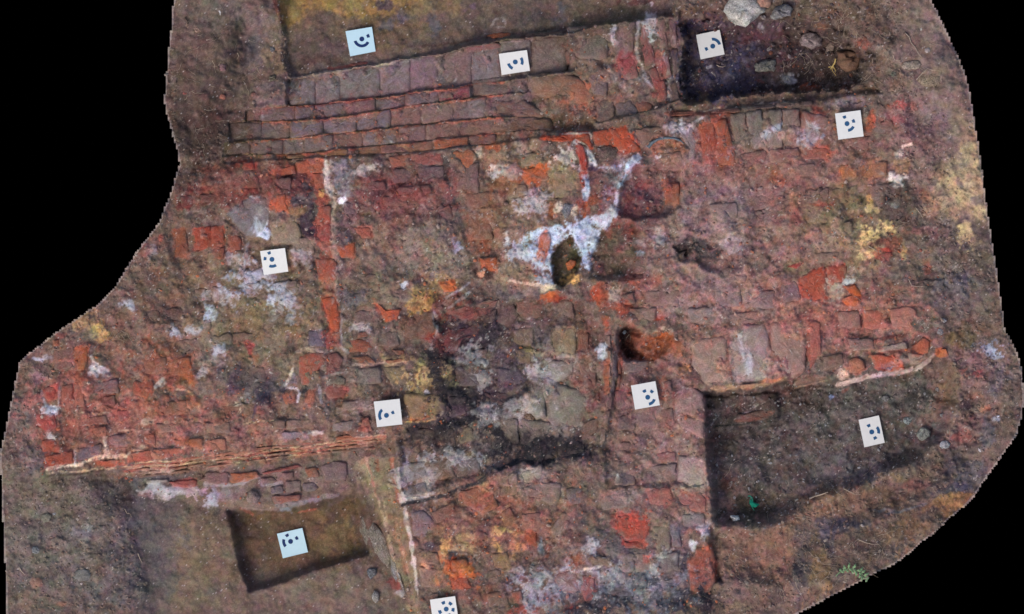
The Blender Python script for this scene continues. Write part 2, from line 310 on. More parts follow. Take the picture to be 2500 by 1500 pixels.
P('E',[(960,690),(1180,680),(1240,760),(1240,920),(1000,930),(950,850)],(144,126,104),.8); P('E',[(1150,860),(1360,850),(1370,1000),(1180,980)],(142,120,106),.7); E('E',1280,1040,90,60,(168,160,160),.5,1.5)
P('E',[(80,780),(200,760),(240,1030),(100,1040)],(144,80,54),.75,1); P('E',[(270,780),(540,740),(550,930),(280,970)],(156,70,50),.85,.8); P('E',[(440,960),(550,940),(540,1060),(440,1050)],(144,74,58),.7); P('E',[(560,830),(640,810),(715,870),(700,980),(590,990)],(146,74,58),.75,1)
E('E',800,1230,170,140,(190,194,206),.95,1.5); E('E',560,1390,160,70,(176,172,180),.85,1.6); E('E',1050,1390,110,50,(184,190,202),.8,1.6); E('E',900,1200,110,55,(184,184,194),.8,1.5); E('E',600,1060,45,60,(190,184,180),.7,1.4); E('E',740,930,30,180,(150,150,150),.6,1.6); E('E',720,1080,60,60,(160,156,154),.6,1.6)
E('E',950,1350,200,60,(102,86,62)); E('E',500,1200,150,100,(110,96,80)); E('E',250,1300,250,150,(100,84,70)); E('E',2000,1200,200,250,(122,108,94)); E('E',1700,1400,120,100,(90,88,102)); E('E',2170,1300,40,40,(180,185,195),.7); E('E',1080,1130,60,60,(104,84,90),.6); E('E',450,1240,30,40,(120,60,56),.6)
E('T',620,480,40,50,(150,152,162),.6,1.5); E('T',720,390,30,30,(170,84,58),.7); E('T',560,480,40,60,(150,80,72),.6); E('T',390,970,60,30,(170,172,180),.8,1.3); E('T',440,990,30,50,(170,172,182),.6,1.4)
E('T',1170,1070,60,45,(186,194,206),.85,1.4); E('T',860,1230,45,60,(184,190,204),.8,1.5); E('T',1000,1200,80,30,(184,190,204),.7,1.6); E('T',1250,1410,60,40,(170,174,186),.7,1.5); E('T',1860,990,70,110,(172,176,184),.65,1.8); E('T',1760,1080,90,60,(158,150,140),.5,1.8)
E('T',1450,1000,220,120,(98,82,58)); E('T',1300,760,80,90,(116,100,72)); E('T',900,1080,240,100,(84,68,62),.7); S('T',[(1180,760),(1140,850),(1140,1000)],26,(82,68,66),.6); E('T',400,800,250,150,(110,92,80),.5); E('T',1500,1180,250,120,(118,102,78),.6)
P('I',[(640,120),(860,20),(960,140),(990,290),(850,300),(650,200)],(176,142,92),.85,1.2); E('I',800,240,120,40,(112,102,98)); E('I',900,190,60,60,(190,156,98),.6,1.5)  # sunlight on the left bank, painted as pale yellow
E('I',570,285,60,25,(152,80,66)); P('I',[(480,300),(540,290),(540,360),(490,360)],(150,84,64),.7); P('I',[(485,370),(660,360),(660,560),(490,570)],(118,84,76),.6); P('I',[(690,360),(790,350),(800,470),(770,570),(690,570)],(158,86,52),.85)
E('I',880,580,55,50,(200,196,202),.8,1.4); E('I',950,620,30,40,(182,176,186),.7); S('I',[(820,450),(870,560)],26,(192,186,182),.75); E('I',340,480,50,25,(172,174,190),.85); E('I',430,460,60,30,(146,146,152),.6)
P('I',[(420,720),(520,700),(510,820),(440,860),(390,800)],(152,66,60),.85); S('I',[(370,770),(400,850),(430,910)],26,(196,186,182),.8); E('I',460,920,75,42,(216,222,234),.95,.8); S('I',[(535,730),(520,920)],20,(192,182,184),.8)
P('I',[(320,970),(500,960),(510,1090),(440,1140),(340,1080)],(160,72,70),.85); E('I',480,1165,60,40,(192,186,184),.8); P('I',[(370,1210),(480,1190),(520,1220),(520,1310),(375,1320)],(164,80,62),.8); P('I',[(400,1350),(660,1300),(660,1420),(410,1470)],(162,80,58),.85)
E('I',340,640,60,60,(140,108,118)); E('I',290,830,60,50,(148,92,86)); P('I',[(550,720),(760,660),(770,900),(560,930)],(142,80,66),.7); E('I',700,640,90,60,(146,82,58)); S('I',[(535,600),(540,900),(560,1120)],32,(84,70,74),.7)
E('I',1480,560,300,200,(130,84,62),.85); E('I',1720,500,50,110,(164,86,52),.8); E('I',1700,640,80,60,(156,92,50)); P('I',[(1200,680),(1380,660),(1400,760),(1330,840),(1200,790)],(156,78,58),.75,1.2); E('I',1600,700,120,80,(106,78,60)); E('I',960,700,130,80,(112,98,98)); E('I',950,850,110,60,(112,64,62)); E('I',1120,970,80,70,(146,66,66)); E('I',1550,920,200,120,(126,88,64))
E('I',1450,695,50,25,(202,192,178),.9); S('I',[(1600,745),(1700,770)],14,(188,162,132),.7); S('I',[(740,960),(880,970),(1010,950)],24,(190,170,146),.75); E('I',1330,1040,60,30,(182,168,152),.75); S('I',[(1080,1120),(1200,1100),(1250,1130),(1340,1110)],20,(192,172,148),.75)
S('I',[(1280,870),(1400,930),(1470,1020)],16,(176,150,110),.55,1.3); S('I',[(1700,760),(1790,850),(1800,940)],14,(188,160,112),.55,1.3); E('I',1700,900,100,90,(146,98,62),.6,1.4)
E('I',2100,680,60,120,(74,70,84),.8); E('I',2020,600,80,80,(104,96,94)); E('I',1850,250,250,200,(130,116,98)); E('I',1830,570,50,60,(172,166,165),.7); E('I',1980,390,60,50,(168,168,168),.7); E('I',1900,480,120,60,(150,140,128),.5,1.5)
P('I',[(680,1280),(930,1230),(920,1350),(700,1400)],(106,90,98),.8); P('I',[(980,1180),(1060,1150),(1270,1150),(1270,1240),(1150,1280),(1000,1250)],(114,94,96),.75); S('I',[(950,1190),(980,1330),(900,1360),(700,1420),(420,1470)],38,(208,192,168),.9,.7); S('I',[(980,1345),(1140,1350),(1290,1270)],36,(204,184,164),.85,.7); S('I',[(670,1300),(680,1420)],20,(185,180,190),.7)
P('I',[(870,1390),(1110,1380),(1120,1440),(880,1450)],(160,82,62),.85); P('I',[(1150,1330),(1360,1290),(1380,1390),(1140,1420)],(158,80,66),.8); P('I',[(1290,1150),(1400,1140),(1420,1250),(1300,1250)],(148,82,66),.7); P('I',[(1370,1290),(1640,1270),(1660,1310),(1380,1370)],(166,88,66),.8); P('I',[(1570,1200),(1830,1190),(1840,1280),(1600,1250)],(162,92,58),.8); P('I',[(1850,1200),(2040,1190),(2060,1300),(1870,1290)],(164,104,86),.75)
E('I',900,1130,90,60,(140,80,64)); E('I',2140,1150,110,70,(88,74,88)); E('I',200,1000,100,200,(100,92,92)); E('I',250,1350,130,120,(114,106,106)); S('I',[(1480,1170),(1650,1160),(1980,1180)],22,(190,165,140),.5,1.4); S('I',[(1400,1275),(1720,1270)],14,(200,175,150),.6)
for k, (c, wd) in enumerate([((192,168,138),14),((156,94,80),22),((188,160,128),12),((150,84,70),18),((176,150,124),12),((134,104,84),24)]):
    S(None,[(330-10*k,1132+7*k),(500,1117+6*k),(700,1096+5*k),(940,1062+3.2*k)],wd/ZF*1.1,c,.75,1.2)
S('N',[(420,215),(900,172),(1400,142),(2226,60)],15,(190,170,138),.7,1.3); S('N',[(1000,230),(1300,232),(1700,150),(2226,80)],40,(118,98,80),.6); S('N',[(1600,75),(1900,55),(2226,20)],22,(160,86,72),.6); S('N',[(1300,190),(1560,185)],30,(176,160,140),.6,1.5); S('N',[(420,240),(650,225),(950,185)],14,(66,54,46),.8)

# --- around the big red brick and the lower edge of the platform
E('J',450,100,350,140,(130,116,94)); E('J',350,40,150,50,(182,188,200),.75,1.6); E('J',690,130,90,100,(180,186,196),.75,1.6); E('J',660,260,60,60,(172,170,162),.65,1.6); E('J',40,260,70,60,(182,190,204),.75,1.5); E('J',350,260,220,100,(100,84,60)); E('J',300,400,150,100,(106,90,68)); E('J',750,330,120,120,(112,94,64),.6)
E('J',400,540,45,40,(160,72,72),.8); E('J',450,630,30,50,(146,88,58)); P('J',[(1055,100),(1190,95),(1225,250),(1220,400),(1150,400),(1100,270)],(172,82,52),.9); P('J',[(1110,620),(1200,590),(1260,660),(1230,760),(1110,790)],(126,76,72),.8)
S('J',[(1240,180),(1230,400),(1240,560),(1300,600)],22,(156,146,146),.75); S('J',[(1100,370),(1110,600)],36,(64,60,66),.8); P('J',[(930,400),(1080,380),(1090,540),(950,550)],(98,90,100),.8)
S('J',[(830,590),(1000,565),(1090,590)],32,(168,150,128),.75); E('J',800,690,90,60,(130,112,96),.5); S('J',[(730,920),(830,920),(860,960),(840,1050)],20,(184,182,182),.8); P('J',[(720,880),(820,760),(840,880)],(124,116,128),.8); S('J',[(720,890),(760,830),(800,740)],22,(186,178,170),.7)
E('J',910,945,48,60,(46,45,48),.9); E('J',710,950,42,26,(48,45,48),.9); P('J',[(940,920),(990,920),(1010,1020),(960,1090),(900,1050)],(152,92,72),.8); P('J',[(1100,900),(1250,880),(1310,930),(1260,1000),(1130,1020),(1090,960)],(124,72,66),.8); P('J',[(1060,840),(1200,800),(1290,840),(1270,890),(1100,890)],(102,94,84),.7); S('J',[(1030,900),(1050,1050)],28,(140,138,140),.6); S('J',[(1080,810),(1290,770)],26,(150,140,130),.6)
E('J',500,950,160,120,(66,62,74),.85); E('J',430,870,200,120,(86,76,80)); E('J',250,840,60,100,(78,66,74)); E('J',530,1010,60,50,(46,48,60),.6); S('J',[(290,1060),(330,1130),(300,1160)],22,(200,190,175),.75); E('J',370,1040,60,50,(150,146,150),.6,1.5)
P('J',[(1530,100),(1600,210),(1780,200),(1740,300),(1640,330),(1580,220)],(174,82,54),.85); P('J',[(1740,280),(1900,240),(2070,220),(2090,400),(2010,470),(1830,480),(1760,400)],(110,78,66),.75); E('J',2030,430,60,50,(164,90,60)); S('J',[(1340,710),(1500,705),(1820,690)],20,(178,158,132),.75); E('J',1420,370,70,40,(166,156,154),.65,1.5); E('J',1450,250,200,80,(110,90,84)); S('J',[(2090,240),(2110,420),(2010,600)],26,(160,156,158),.7)
P('J',[(1320,740),(1590,730),(1600,880),(1450,900),(1310,860)],(114,104,94),.75); P('J',[(1600,730),(1830,720),(1850,880),(1700,910)],(114,100,84),.75); E('J',1950,850,120,120,(162,140,92),.8,1.8); E('J',1950,700,80,60,(144,122,72)); E('J',1920,130,110,80,(170,138,76),.7,1.8); E('J',2060,80,70,80,(60,52,42),.6,1.5)  # yellow ellipses are sun flecks painted into the brick colour
S('J',[(2040,600),(2100,750),(2100,880),(2200,980)],84,(40,34,40),.9)
for y in (1060, 1095, 1130): S('J',[(1210,y+50),(1400,y),(1600,y-50)],20,(154,130,122),.6,1.4)
P('J',[(1800,970),(2080,970),(2190,1100),(2100,1200),(1850,1210)],(142,116,84),.8); E('J',1930,1180,90,26,(180,108,60)); S('J',[(1790,1215),(2000,1225),(2150,1190)],16,(200,165,110),.7); P('J',[(690,1320),(910,1310),(930,1370),(700,1390)],(127,110,122),.75); P('J',[(1430,1200),(1480,1170),(1530,1310),(1390,1310)],(152,94,80),.7); P('J',[(460,1220),(1000,1190),(1010,1290),(470,1300)],(128,102,88),.6); S('J',[(450,1090),(440,1220)],30,(70,62,84),.7); E('J',1130,1130,40,100,(84,80,84),.6); S('J',[(350,1245),(700,1205)],12,(186,164,130),.6); E('J',980,1300,70,22,(200,190,185),.6)

# --- maroon paving and plastered flue
E('F',350,350,330,150,(110,70,68)); E('F',550,260,150,100,(100,84,84)); S('F',[(690,140),(700,330),(760,430),(770,500),(880,880)],42,(66,60,62),.8); E('F',600,400,30,45,(68,60,60),.8); E('F',900,330,150,250,(122,90,82)); E('F',1050,700,160,300,(120,84,68)); E('F',1000,900,120,80,(146,86,60)); E('F',600,640,180,40,(88,64,58),.6); E('F',440,560,160,60,(150,122,116),.5,1.6)
P('F',[(260,800),(420,760),(560,740),(640,880),(820,920),(920,1080),(880,1200),(600,1230),(300,1200),(180,1000)],(128,116,102),.75,1); E('F',800,930,44,66,(174,174,186),.7); E('F',200,950,80,250,(110,72,66)); E('F',720,760,120,140,(92,80,78),.6); E('F',540,920,60,60,(124,104,64),.5)
E('F',600,1280,140,100,(164,136,92),.7,2.2); E('F',620,1400,90,40,(56,48,40),.8); P('F',[(640,1270),(770,1255),(790,1340),(690,1350)],(188,98,52),.85); E('F',320,1300,50,36,(176,182,194),.75); E('F',530,1420,60,60,(190,150,84),.8,1.4); S('F',[(700,1400),(850,1330),(920,1270)],24,(160,156,160),.7); E('F',160,1120,30,100,(84,80,92),.6)  # the broken yellow ellipses are painted sun flecks
P('F',[(1000,1040),(1160,1030),(1180,1180),(1100,1160),(1030,1120)],(176,92,54),.85); E('F',1080,1190,100,50,(58,40,38),.85); E('F',1015,1190,20,26,(210,150,120),.8); E('F',1300,150,200,120,(130,112,90)); E('F',1450,270,150,90,(176,92,48),.8,1.6); E('F',1570,280,60,60,(172,88,46),.7,1.5); E('F',1250,380,150,80,(124,84,60)); E('F',1800,330,130,150,(130,112,86),.85); E('F',1450,560,130,100,(172,162,162),.75,1.6); E('F',1250,260,100,60,(170,160,154),.5,1.6); E('F',1130,280,60,60,(190,182,176),.65,1.5); E('F',1000,120,50,60,(190,180,165),.5,1.5)
P('F',[(1640,180),(1700,120),(1850,60),(1880,180),(1930,240),(1800,190),(1720,160)],(190,178,166),.75,1.5)
P('F',[(1260,900),(1400,830),(1640,780),(1750,720),(1960,690),(2140,640),(2226,600),(2226,700),(2130,800),(2060,900),(2020,1050),(1980,1170),(1920,1130),(1910,950),(1830,850),(1720,930),(1660,1040),(1650,1200),(1690,1280),(1600,1270),(1500,1200),(1480,1050),(1300,1060)],(182,196,212),.92,1.0,11,.5)
E('F',1350,960,110,90,(176,166,150),.6,1.8); E('F',1420,1060,90,50,(122,112,118),.6); P('F',[(1560,830),(1630,790),(1660,850),(1640,970),(1590,1100),(1560,1040),(1500,1060),(1510,1000)],(184,92,48),.95,.3)
P('F',[(1770,540),(1860,550),(1830,640),(1790,700),(1750,640)],(106,106,114),.95,.3); E('F',1725,590,36,60,(212,198,178),.9,.6); E('F',1875,610,28,50,(212,198,178),.9,.6); E('F',1680,640,50,100,(150,88,56),.7,1.2); E('F',1930,610,80,50,(146,96,74),.7)
P('F',[(1830,850),(1900,930),(1915,1050),(1890,1150),(1810,1260),(1720,1320),(1680,1230),(1660,1130),(1670,1020),(1740,930)],(92,84,62),.95,.5,6,.45); E('F',1860,1215,70,50,(212,170,100),.9,1.4); E('F',1660,1300,60,34,(220,200,166),.9); E('F',1400,1170,180,80,(134,118,100)); E('F',1640,1220,60,50,(110,92,108)); E('F',1510,1160,50,30,(120,62,66)); S('F',[(1290,1240),(1500,1280),(1700,1310)],24,(196,176,152),.8); E('F',1400,1350,250,50,(124,110,104)); E('F',1700,1430,110,50,(112,48,42),.85); S('F',[(1680,1290),(1710,1340)],16,(60,50,44),.8)
S('B',[(1190,1255),(1480,1265),(1530,1280)],42,(172,74,42),.9,.4); S('B',[(1370,1235),(1600,1215),(1640,1350)],44,(170,78,50),.9,.4); S('B',[(1485,1285),(1560,1320),(1640,1400),(1690,1484)],22,(208,200,192),.9,.4); S('B',[(1380,1220),(1620,1205),(1640,1230),(1650,1300)],12,(200,184,164),.85,.4)
P('B',[(1680,1170),(1960,1150),(2050,1290),(2100,1400),(1900,1350),(1690,1310)],(154,74,48),.8,1); P('B',[(640,1320),(1180,1290),(1200,1484),(640,1484)],(130,106,86),.6); E('B',1050,1330,120,60,(146,134,122),.5,1.5); E('B',720,1330,80,30,(172,92,50),.7)
P('G',[(395,190),(450,190),(500,330),(505,500),(475,630),(445,560),(440,430)],(164,68,54),.95,.2); P('G',[(480,190),(520,260),(590,390),(530,395),(510,300)],(206,202,198),.9,.3); E('G',555,422,36,26,(70,60,80),.9,.3); S('G',[(370,180),(390,150),(470,190)],18,(206,196,184),.85,.4)
P('G',[(620,400),(800,370),(940,310),(960,330),(890,460),(830,500),(800,600),(780,740),(770,850),(690,920),(620,820),(640,560)],(154,148,156),.65,1.6); S('G',[(950,315),(870,400),(870,470),(800,590),(750,700),(730,830)],60,(186,200,218),.85,1.4); E('G',690,500,60,80,(78,58,54),.7,1.7); S('G',[(600,410),(800,385)],24,(176,178,190),.6,1.4)
E('G',500,620,30,90,(190,204,218),.85); E('G',560,720,100,80,(122,66,44),.85); S('G',[(470,860),(490,720)],26,(168,84,46),.8); P('G',[(570,230),(700,205),(775,240),(775,340),(700,390),(600,370)],(94,78,72),.85)
S('G',[(1040,220),(1080,180),(1130,150),(1280,135),(1370,185)],26,(96,114,126),.9,.5); S('G',[(1420,300),(1380,370),(1300,400),(1230,410)],30,(112,106,112),.6); E('G',1220,220,150,80,(148,100,70),.75); E('G',1280,300,80,60,(142,114,94),.6); E('G',1140,295,30,14,(220,215,215),.9,.3)
P('G',[(1290,20),(1450,10),(1500,200),(1480,320),(1400,370),(1420,250)],(122,112,116),.75); E('G',1360,60,60,60,(192,186,186),.7,1.4); S('G',[(1470,10),(1500,220),(1480,300)],22,(64,54,58),.6)
P('G',[(540,80),(760,40),(860,70),(980,240),(900,270),(780,260),(740,200),(560,220)],(158,72,48),.8,1); E('G',850,180,120,70,(170,74,46),.6,1.3); P('G',[(840,490),(960,400),(1150,380),(1330,420),(1340,750),(1150,860),(960,880),(800,840),(770,760),(800,620)],(94,67,70),.75,.7); E('G',1270,640,80,110,(156,86,58),.75,1.4); E('G',960,680,120,100,(78,62,70),.6); E('G',830,780,60,60,(60,62,76),.6)
E('G',1000,560,100,60,(124,64,62)); E('G',1640,300,150,150,(144,80,70)); P('G',[(700,900),(860,880),(950,940),(1000,1100),(1030,1270),(1000,1400),(800,1420),(540,1400),(530,1200),(600,1050)],(94,78,66),.88,.5); E('G',600,1320,60,60,(92,52,56),.6); E('G',950,1000,60,60,(112,60,54),.5)
E('G',1600,800,300,250,(124,102,98)); E('G',1750,650,250,100,(128,106,108)); E('G',1700,1000,200,100,(134,114,106)); E('G',1800,1130,110,70,(178,160,164),.75); P('G',[(1300,1130),(1400,1080),(1400,1010),(1560,1060),(1720,1140),(1830,1240),(1900,1300),(1750,1380),(1560,1330),(1500,1260),(1380,1250),(1310,1190)],(76,66,69),.92,.4); E('G',1355,1160,60,50,(46,40,42),.9); S('G',[(1310,1120),(1300,1180),(1370,1240)],14,(150,130,110),.5)
E('G',1200,1350,150,120,(144,118,102)); E('G',1100,1430,80,60,(136,60,52)); E('G',900,1430,80,50,(156,76,50)); E('G',1650,1430,200,60,(124,114,114)); E('G',1120,1060,70,70,(152,148,152),.6,1.7); E('G',960,1170,40,40,(146,156,168),.7); E('G',2120,1200,60,150,(124,100,94)); S('G',[(2110,1270),(2160,1230),(2226,1230)],14,(180,144,122),.6); E('G',1060,1130,50,150,(120,76,74),.6); S('G',[(1440,1440),(1500,1330),(1510,1270)],20,(150,132,110),.5); E('G',1420,1330,80,70,(130,112,90),.6); E('G',980,1080,40,40,(160,150,140),.5,1.4)
E('G',1900,720,180,70,(118,98,96),.6); E('G',1480,550,130,90,(120,96,98),.6); E('G',1350,860,150,70,(112,86,76),.6); E('G',2000,520,150,60,(132,94,86),.6)

# --- east masonry
E('H',250,250,250,200,(128,100,92)); E('H',440,90,80,50,(160,80,64)); E('H',620,255,70,50,(176,104,60)); E('H',850,230,130,80,(156,102,72)); E('H',30,310,70,60,(164,86,56)); E('H',650,390,50,80,(78,70,64)); E('H',600,600,250,250,(112,100,76),.8); E('H',650,820,150,150,(142,126,100)); E('H',370,560,110,30,(148,80,66)); E('H',150,700,60,100,(130,76,74)); E('H',250,850,120,150,(132,110,98))
E('H',800,820,95,65,(204,178,122),.85,1.8); E('H',985,770,66,60,(210,184,128),.9,1.6); E('H',860,610,60,44,(196,166,122),.8,1.7); E('H',800,1000,85,44,(200,174,124),.8,1.8); E('H',1160,1000,30,60,(186,156,104),.7); E('H',840,540,30,50,(200,165,100),.6)  # dappled sunlight painted into the masonry colour
P('H',[(1030,350),(1180,330),(1260,520),(1300,640),(1330,750),(1000,740),(940,600),(960,430)],(84,74,68),.88); E('H',1090,330,85,44,(208,203,198),.85,1.2); E('H',1110,90,44,44,(192,172,162),.7); S('H',[(1130,30),(1210,15)],28,(220,200,180),.85,.5); E('H',1130,210,60,100,(160,134,88),.6,1.6); E('H',1060,550,40,30,(160,170,160),.5)
P('H',[(1500,200),(1780,60),(1830,200),(1870,450),(1895,620),(1850,700),(1620,640),(1440,560),(1380,480),(1480,400)],(186,163,118),.8,.3,70); E('H',1690,830,80,110,(196,170,116),.85,1.4); E('H',1500,600,150,80,(144,122,92)); E('H',1640,200,50,30,(110,100,100),.6,1.5); E('H',1640,360,40,40,(112,100,104),.7); E('H',1820,530,60,30,(118,108,108),.7); E('H',1340,490,60,60,(146,104,70),.6)  # pale tan area is sunlit ground, the sunlight put into its colour
for k in range(26):
    x, y = 1500 + 330 * RNG.random(), 180 + 420 * RNG.random(); S('H',[(x,y),(x+20+30*RNG.random(),y+20+20*RNG.random())],9,(104,88,62),.6,.8)
E('H',1700,1100,250,250,(96,86,78)); E('H',1600,1300,180,120,(94,96,108),.55); E('H',1000,920,150,60,(114,62,54)); E('H',960,1020,75,55,(158,64,54),.85); E('H',1350,830,100,60,(122,82,84)); E('H',1340,1140,30,60,(136,80,70)); E('H',880,930,60,30,(60,46,42),.7); E('H',1100,1150,180,100,(108,92,86)); E('H',1860,1050,60,250,(92,82,70),.6); E('H',1570,1250,30,30,(140,120,80),.6)
P('H',[(170,1240),(320,1140),(600,1080),(630,1130),(600,1260),(480,1290),(440,1450),(230,1420),(190,1300)],(168,76,54),.9,.7); P('H',[(590,1290),(700,1280),(760,1380),(740,1450),(610,1470),(570,1410),(680,1390)],(190,92,48),.9,.5); E('H',500,1290,80,100,(176,166,148),.75,1.3); E('H',640,1240,44,38,(196,198,194),.85); E('H',330,1360,60,70,(140,96,92),.5,1.5); P('H',[(60,1120),(200,1070),(230,1090),(170,1140)],(154,58,56),.85); E('H',500,1100,90,50,(140,58,52),.6)
S('H',[(10,1240),(60,1255),(140,1235),(180,1290),(220,1450)],16,(196,162,142),.75); E('H',90,1210,75,44,(144,136,136),.6); E('H',80,1350,100,120,(112,94,102)); E('H',420,990,120,70,(122,104,86),.5); E('H',680,1180,90,60,(160,142,120),.5,1.6)
E('L',220,170,100,80,(154,76,56)); E('L',60,80,60,100,(148,78,54)); E('L',200,90,40,70,(192,168,158),.7); E('L',610,270,70,50,(166,74,44)); E('L',400,180,220,120,(130,102,90),.6); E('L',590,290,50,30,(150,58,34),.7)
P('L',[(235,480),(250,390),(310,365),(440,420),(560,440),(690,400),(720,450),(720,500),(800,490),(700,570),(620,640),(540,700),(300,650),(250,590)],(106,58,36),.92,.6); P('L',[(235,480),(250,390),(310,365),(440,410),(340,450),(320,560),(400,640),(300,650),(250,590)],(50,36,30),.92,.3); E('L',640,450,85,50,(172,92,44),.85,1.2); E('L',540,530,110,60,(134,66,38),.75,1.3); E('L',700,560,130,70,(150,104,78),.6); E('L',830,730,60,50,(166,116,66),.6); E('L',650,390,80,30,(186,170,150),.6,1.4)
P('L',[(890,480),(1200,440),(1210,700),(1240,860),(1020,900),(890,700)],(150,126,114),.8); P('L',[(1220,390),(1550,330),(1590,560),(1590,840),(1260,880),(1220,680)],(150,136,132),.8); P('L',[(1280,420),(1340,400),(1350,520),(1410,560),(1440,700),(1420,800),(1370,790),(1350,650)],(192,192,198),.9,.7); P('L',[(1590,330),(1880,310),(1920,560),(1920,760),(1820,820),(1660,830),(1610,560)],(147,122,112),.8); P('L',[(1930,330),(2020,340),(2040,640),(1960,760),(1930,640)],(158,76,62),.85,1); E('L',1600,480,30,60,(92,84,86),.5); S('L',[(1215,450),(1220,700),(1240,850)],16,(120,76,66),.6)
S('L',[(1080,925),(1400,900),(1700,850),(1800,840)],44,(168,134,104),.75); E('L',1600,850,100,22,(186,110,70),.6); E('L',1500,130,300,120,(124,108,110)); E('L',970,230,120,80,(120,112,114)); E('L',950,180,50,40,(84,74,90)); E('L',1450,250,80,50,(152,88,66)); E('L',1000,290,100,60,(130,122,112),.5,1.5); E('L',1110,390,50,30,(90,78,74),.6); S('L',[(820,300),(850,100),(880,20)],40,(140,96,84),.5)
E('L',600,1200,300,250,(124,98,94)); E('L',620,880,54,40,(158,88,70)); E('L',640,1000,44,40,(158,86,70)); P('L',[(780,920),(900,900),(1000,980),(1000,1390),(900,1340),(750,1260),(740,1000)],(146,116,110),.75); E('L',330,1180,70,60,(68,48,62)); E('L',650,1200,50,80,(134,78,76)); P('L',[(260,680),(500,670),(500,760),(280,800)],(117,102,100),.7); E('L',250,980,60,80,(114,52,70),.7); S('L',[(720,950),(740,1250)],24,(120,72,70),.6); E('L',420,1180,60,60,(100,88,92),.5)
S('L',[(700,780),(850,830),(950,900),(1000,970)],16,(88,74,70),.7); S('L',[(800,900),(880,930),(920,990)],16,(170,155,145),.6); E('L',820,1420,100,50,(130,122,112),.5,1.6)
P('L',[(1010,985),(1200,975),(1680,960),(1690,1190),(1640,1215),(1300,1250),(1010,1280)],(74,66,60),.8); S('L',[(1290,1220),(1450,1195),(1620,1130)],36,(122,72,60),.75); S('L',[(1060,1250),(1200,1110),(1300,1060)],10,(150,150,140),.6); S('L',[(1280,1210),(1420,1120),(1490,1060)],14,(150,150,140),.6,1.4); S('L',[(1080,1275),(1350,1250),(1650,1210)],14,(40,42,40),.8)

E('M',700,1100,600,400,(94,92,86)); E('M',1100,1000,300,300,(84,88,78)); E('M',200,1000,250,150,(66,56,48)); E('M',1250,1000,120,80,(52,54,54),.6); E('M',1300,1300,100,80,(100,104,98),.6)
P('M',[(760,210),(930,200),(980,380),(860,400),(770,370)],(166,92,74),.8); P('M',[(1000,200),(1200,170),(1260,230),(1200,370),(1030,380)],(160,100,88),.75); E('M',640,320,120,80,(144,110,98)); S('M',[(880,490),(1000,460),(1170,430)],42,(84,48,46),.85,.5); S('M',[(550,420),(700,450),(860,440)],32,(90,64,60),.75); P('M',[(620,470),(850,470),(890,570),(660,590)],(122,102,96),.7,1); P('M',[(930,540),(1160,490),(1180,560),(920,600)],(150,138,124),.8)
P('M',[(1210,540),(1320,450),(1380,490),(1370,600),(1220,640)],(170,92,66),.85); P('M',[(1420,570),(1520,560),(1560,640),(1440,650)],(176,100,60),.8); P('M',[(820,620),(900,610),(1080,640),(1150,750),(960,790),(880,740)],(174,86,62),.85); E('M',990,735,60,30,(146,136,142),.8); P('M',[(610,690),(680,640),(760,650),(800,740),(700,790),(620,780)],(168,106,80),.8); S('M',[(540,890),(700,840),(900,800),(1060,790),(1250,740),(1400,640)],46,(196,178,168),.9,.7); E('M',580,800,54,44,(194,170,154),.8); S('M',[(1060,670),(1250,680),(1400,640)],40,(150,130,116),.6); E('M',1050,580,160,40,(140,90,80),.6); E('M',560,640,90,60,(100,70,64),.6)
P('M',[(140,860),(250,800),(430,790),(460,830),(280,880),(150,920)],(114,90,78),.8); S('M',[(140,930),(440,850)],16,(160,140,115),.6); E('M',1700,900,200,350,(128,100,92)); E('M',1850,650,150,100,(124,96,94)); E('M',1930,580,95,70,(150,166,194),.7,1.7); E('M',1650,450,120,140,(98,86,54),.75,1.3); E('M',1980,800,120,150,(106,100,106)); E('M',1700,740,60,40,(154,82,72)); E('M',1830,800,44,44,(164,76,72)); E('M',1850,1110,54,26,(154,104,78)); E('M',1650,1370,80,60,(140,80,68)); E('M',1730,1000,70,44,(150,108,90)); E('M',2080,1200,100,150,(98,84,70)); E('M',1560,900,80,250,(106,88,68),.85); E('M',1900,300,150,200,(98,88,74)); E('M',1550,150,200,100,(106,92,92)); E('M',1980,1180,50,30,(180,184,196),.7); E('M',1880,1350,60,120,(90,92,100),.7); E('M',1270,210,40,14,(50,40,40),.8); E('M',2130,1000,60,200,(92,80,68),.6); E('M',480,1000,24,18,(120,150,180),.8); E('M',600,940,40,20,(140,78,60),.6)

# --- burnt floor
E('K',500,250,200,60,(134,72,66)); E('K',1300,110,90,50,(156,78,48)); E('K',1240,90,60,30,(180,96,50),.6); P('K',[(240,460),(380,400),(620,340),(640,430),(480,480),(430,600),(270,640)],(124,62,60),.8); E('K',290,510,50,54,(162,66,52),.8)
E('K',700,480,120,110,(44,38,46),.85); S('K',[(200,600),(250,800),(300,900),(520,1000),(600,1130),(760,1300),(860,1400)],74,(38,36,42),.88); S('K',[(350,1240),(560,1220),(640,1180)],60,bk,.85); S('K',[(1000,1000),(800,1050),(650,1050)],50,(42,38,46),.75); E('K',200,620,60,40,bk,.9); E('K',750,380,60,200,(54,44,58),.6); E('K',1000,860,140,30,(54,48,60),.6)
E('K',590,640,110,110,(156,152,152),.65,1.9); E('K',700,800,60,120,(144,138,138),.55,1.8); E('K',1180,780,100,80,(142,144,152),.55,1.8); E('K',760,1130,100,60,(154,158,150),.6,1.7); E('K',1180,1130,60,60,(64,80,84),.65); E('K',850,1160,160,40,(134,130,122),.5,1.6); S('K',[(230,220),(240,380),(200,560)],24,(164,162,166),.65); S('K',[(350,190),(450,130),(540,60)],26,(166,164,168),.6); E('K',540,490,20,20,(200,200,200),.8,.4); E('K',130,950,20,16,(230,225,225),.9,.3)
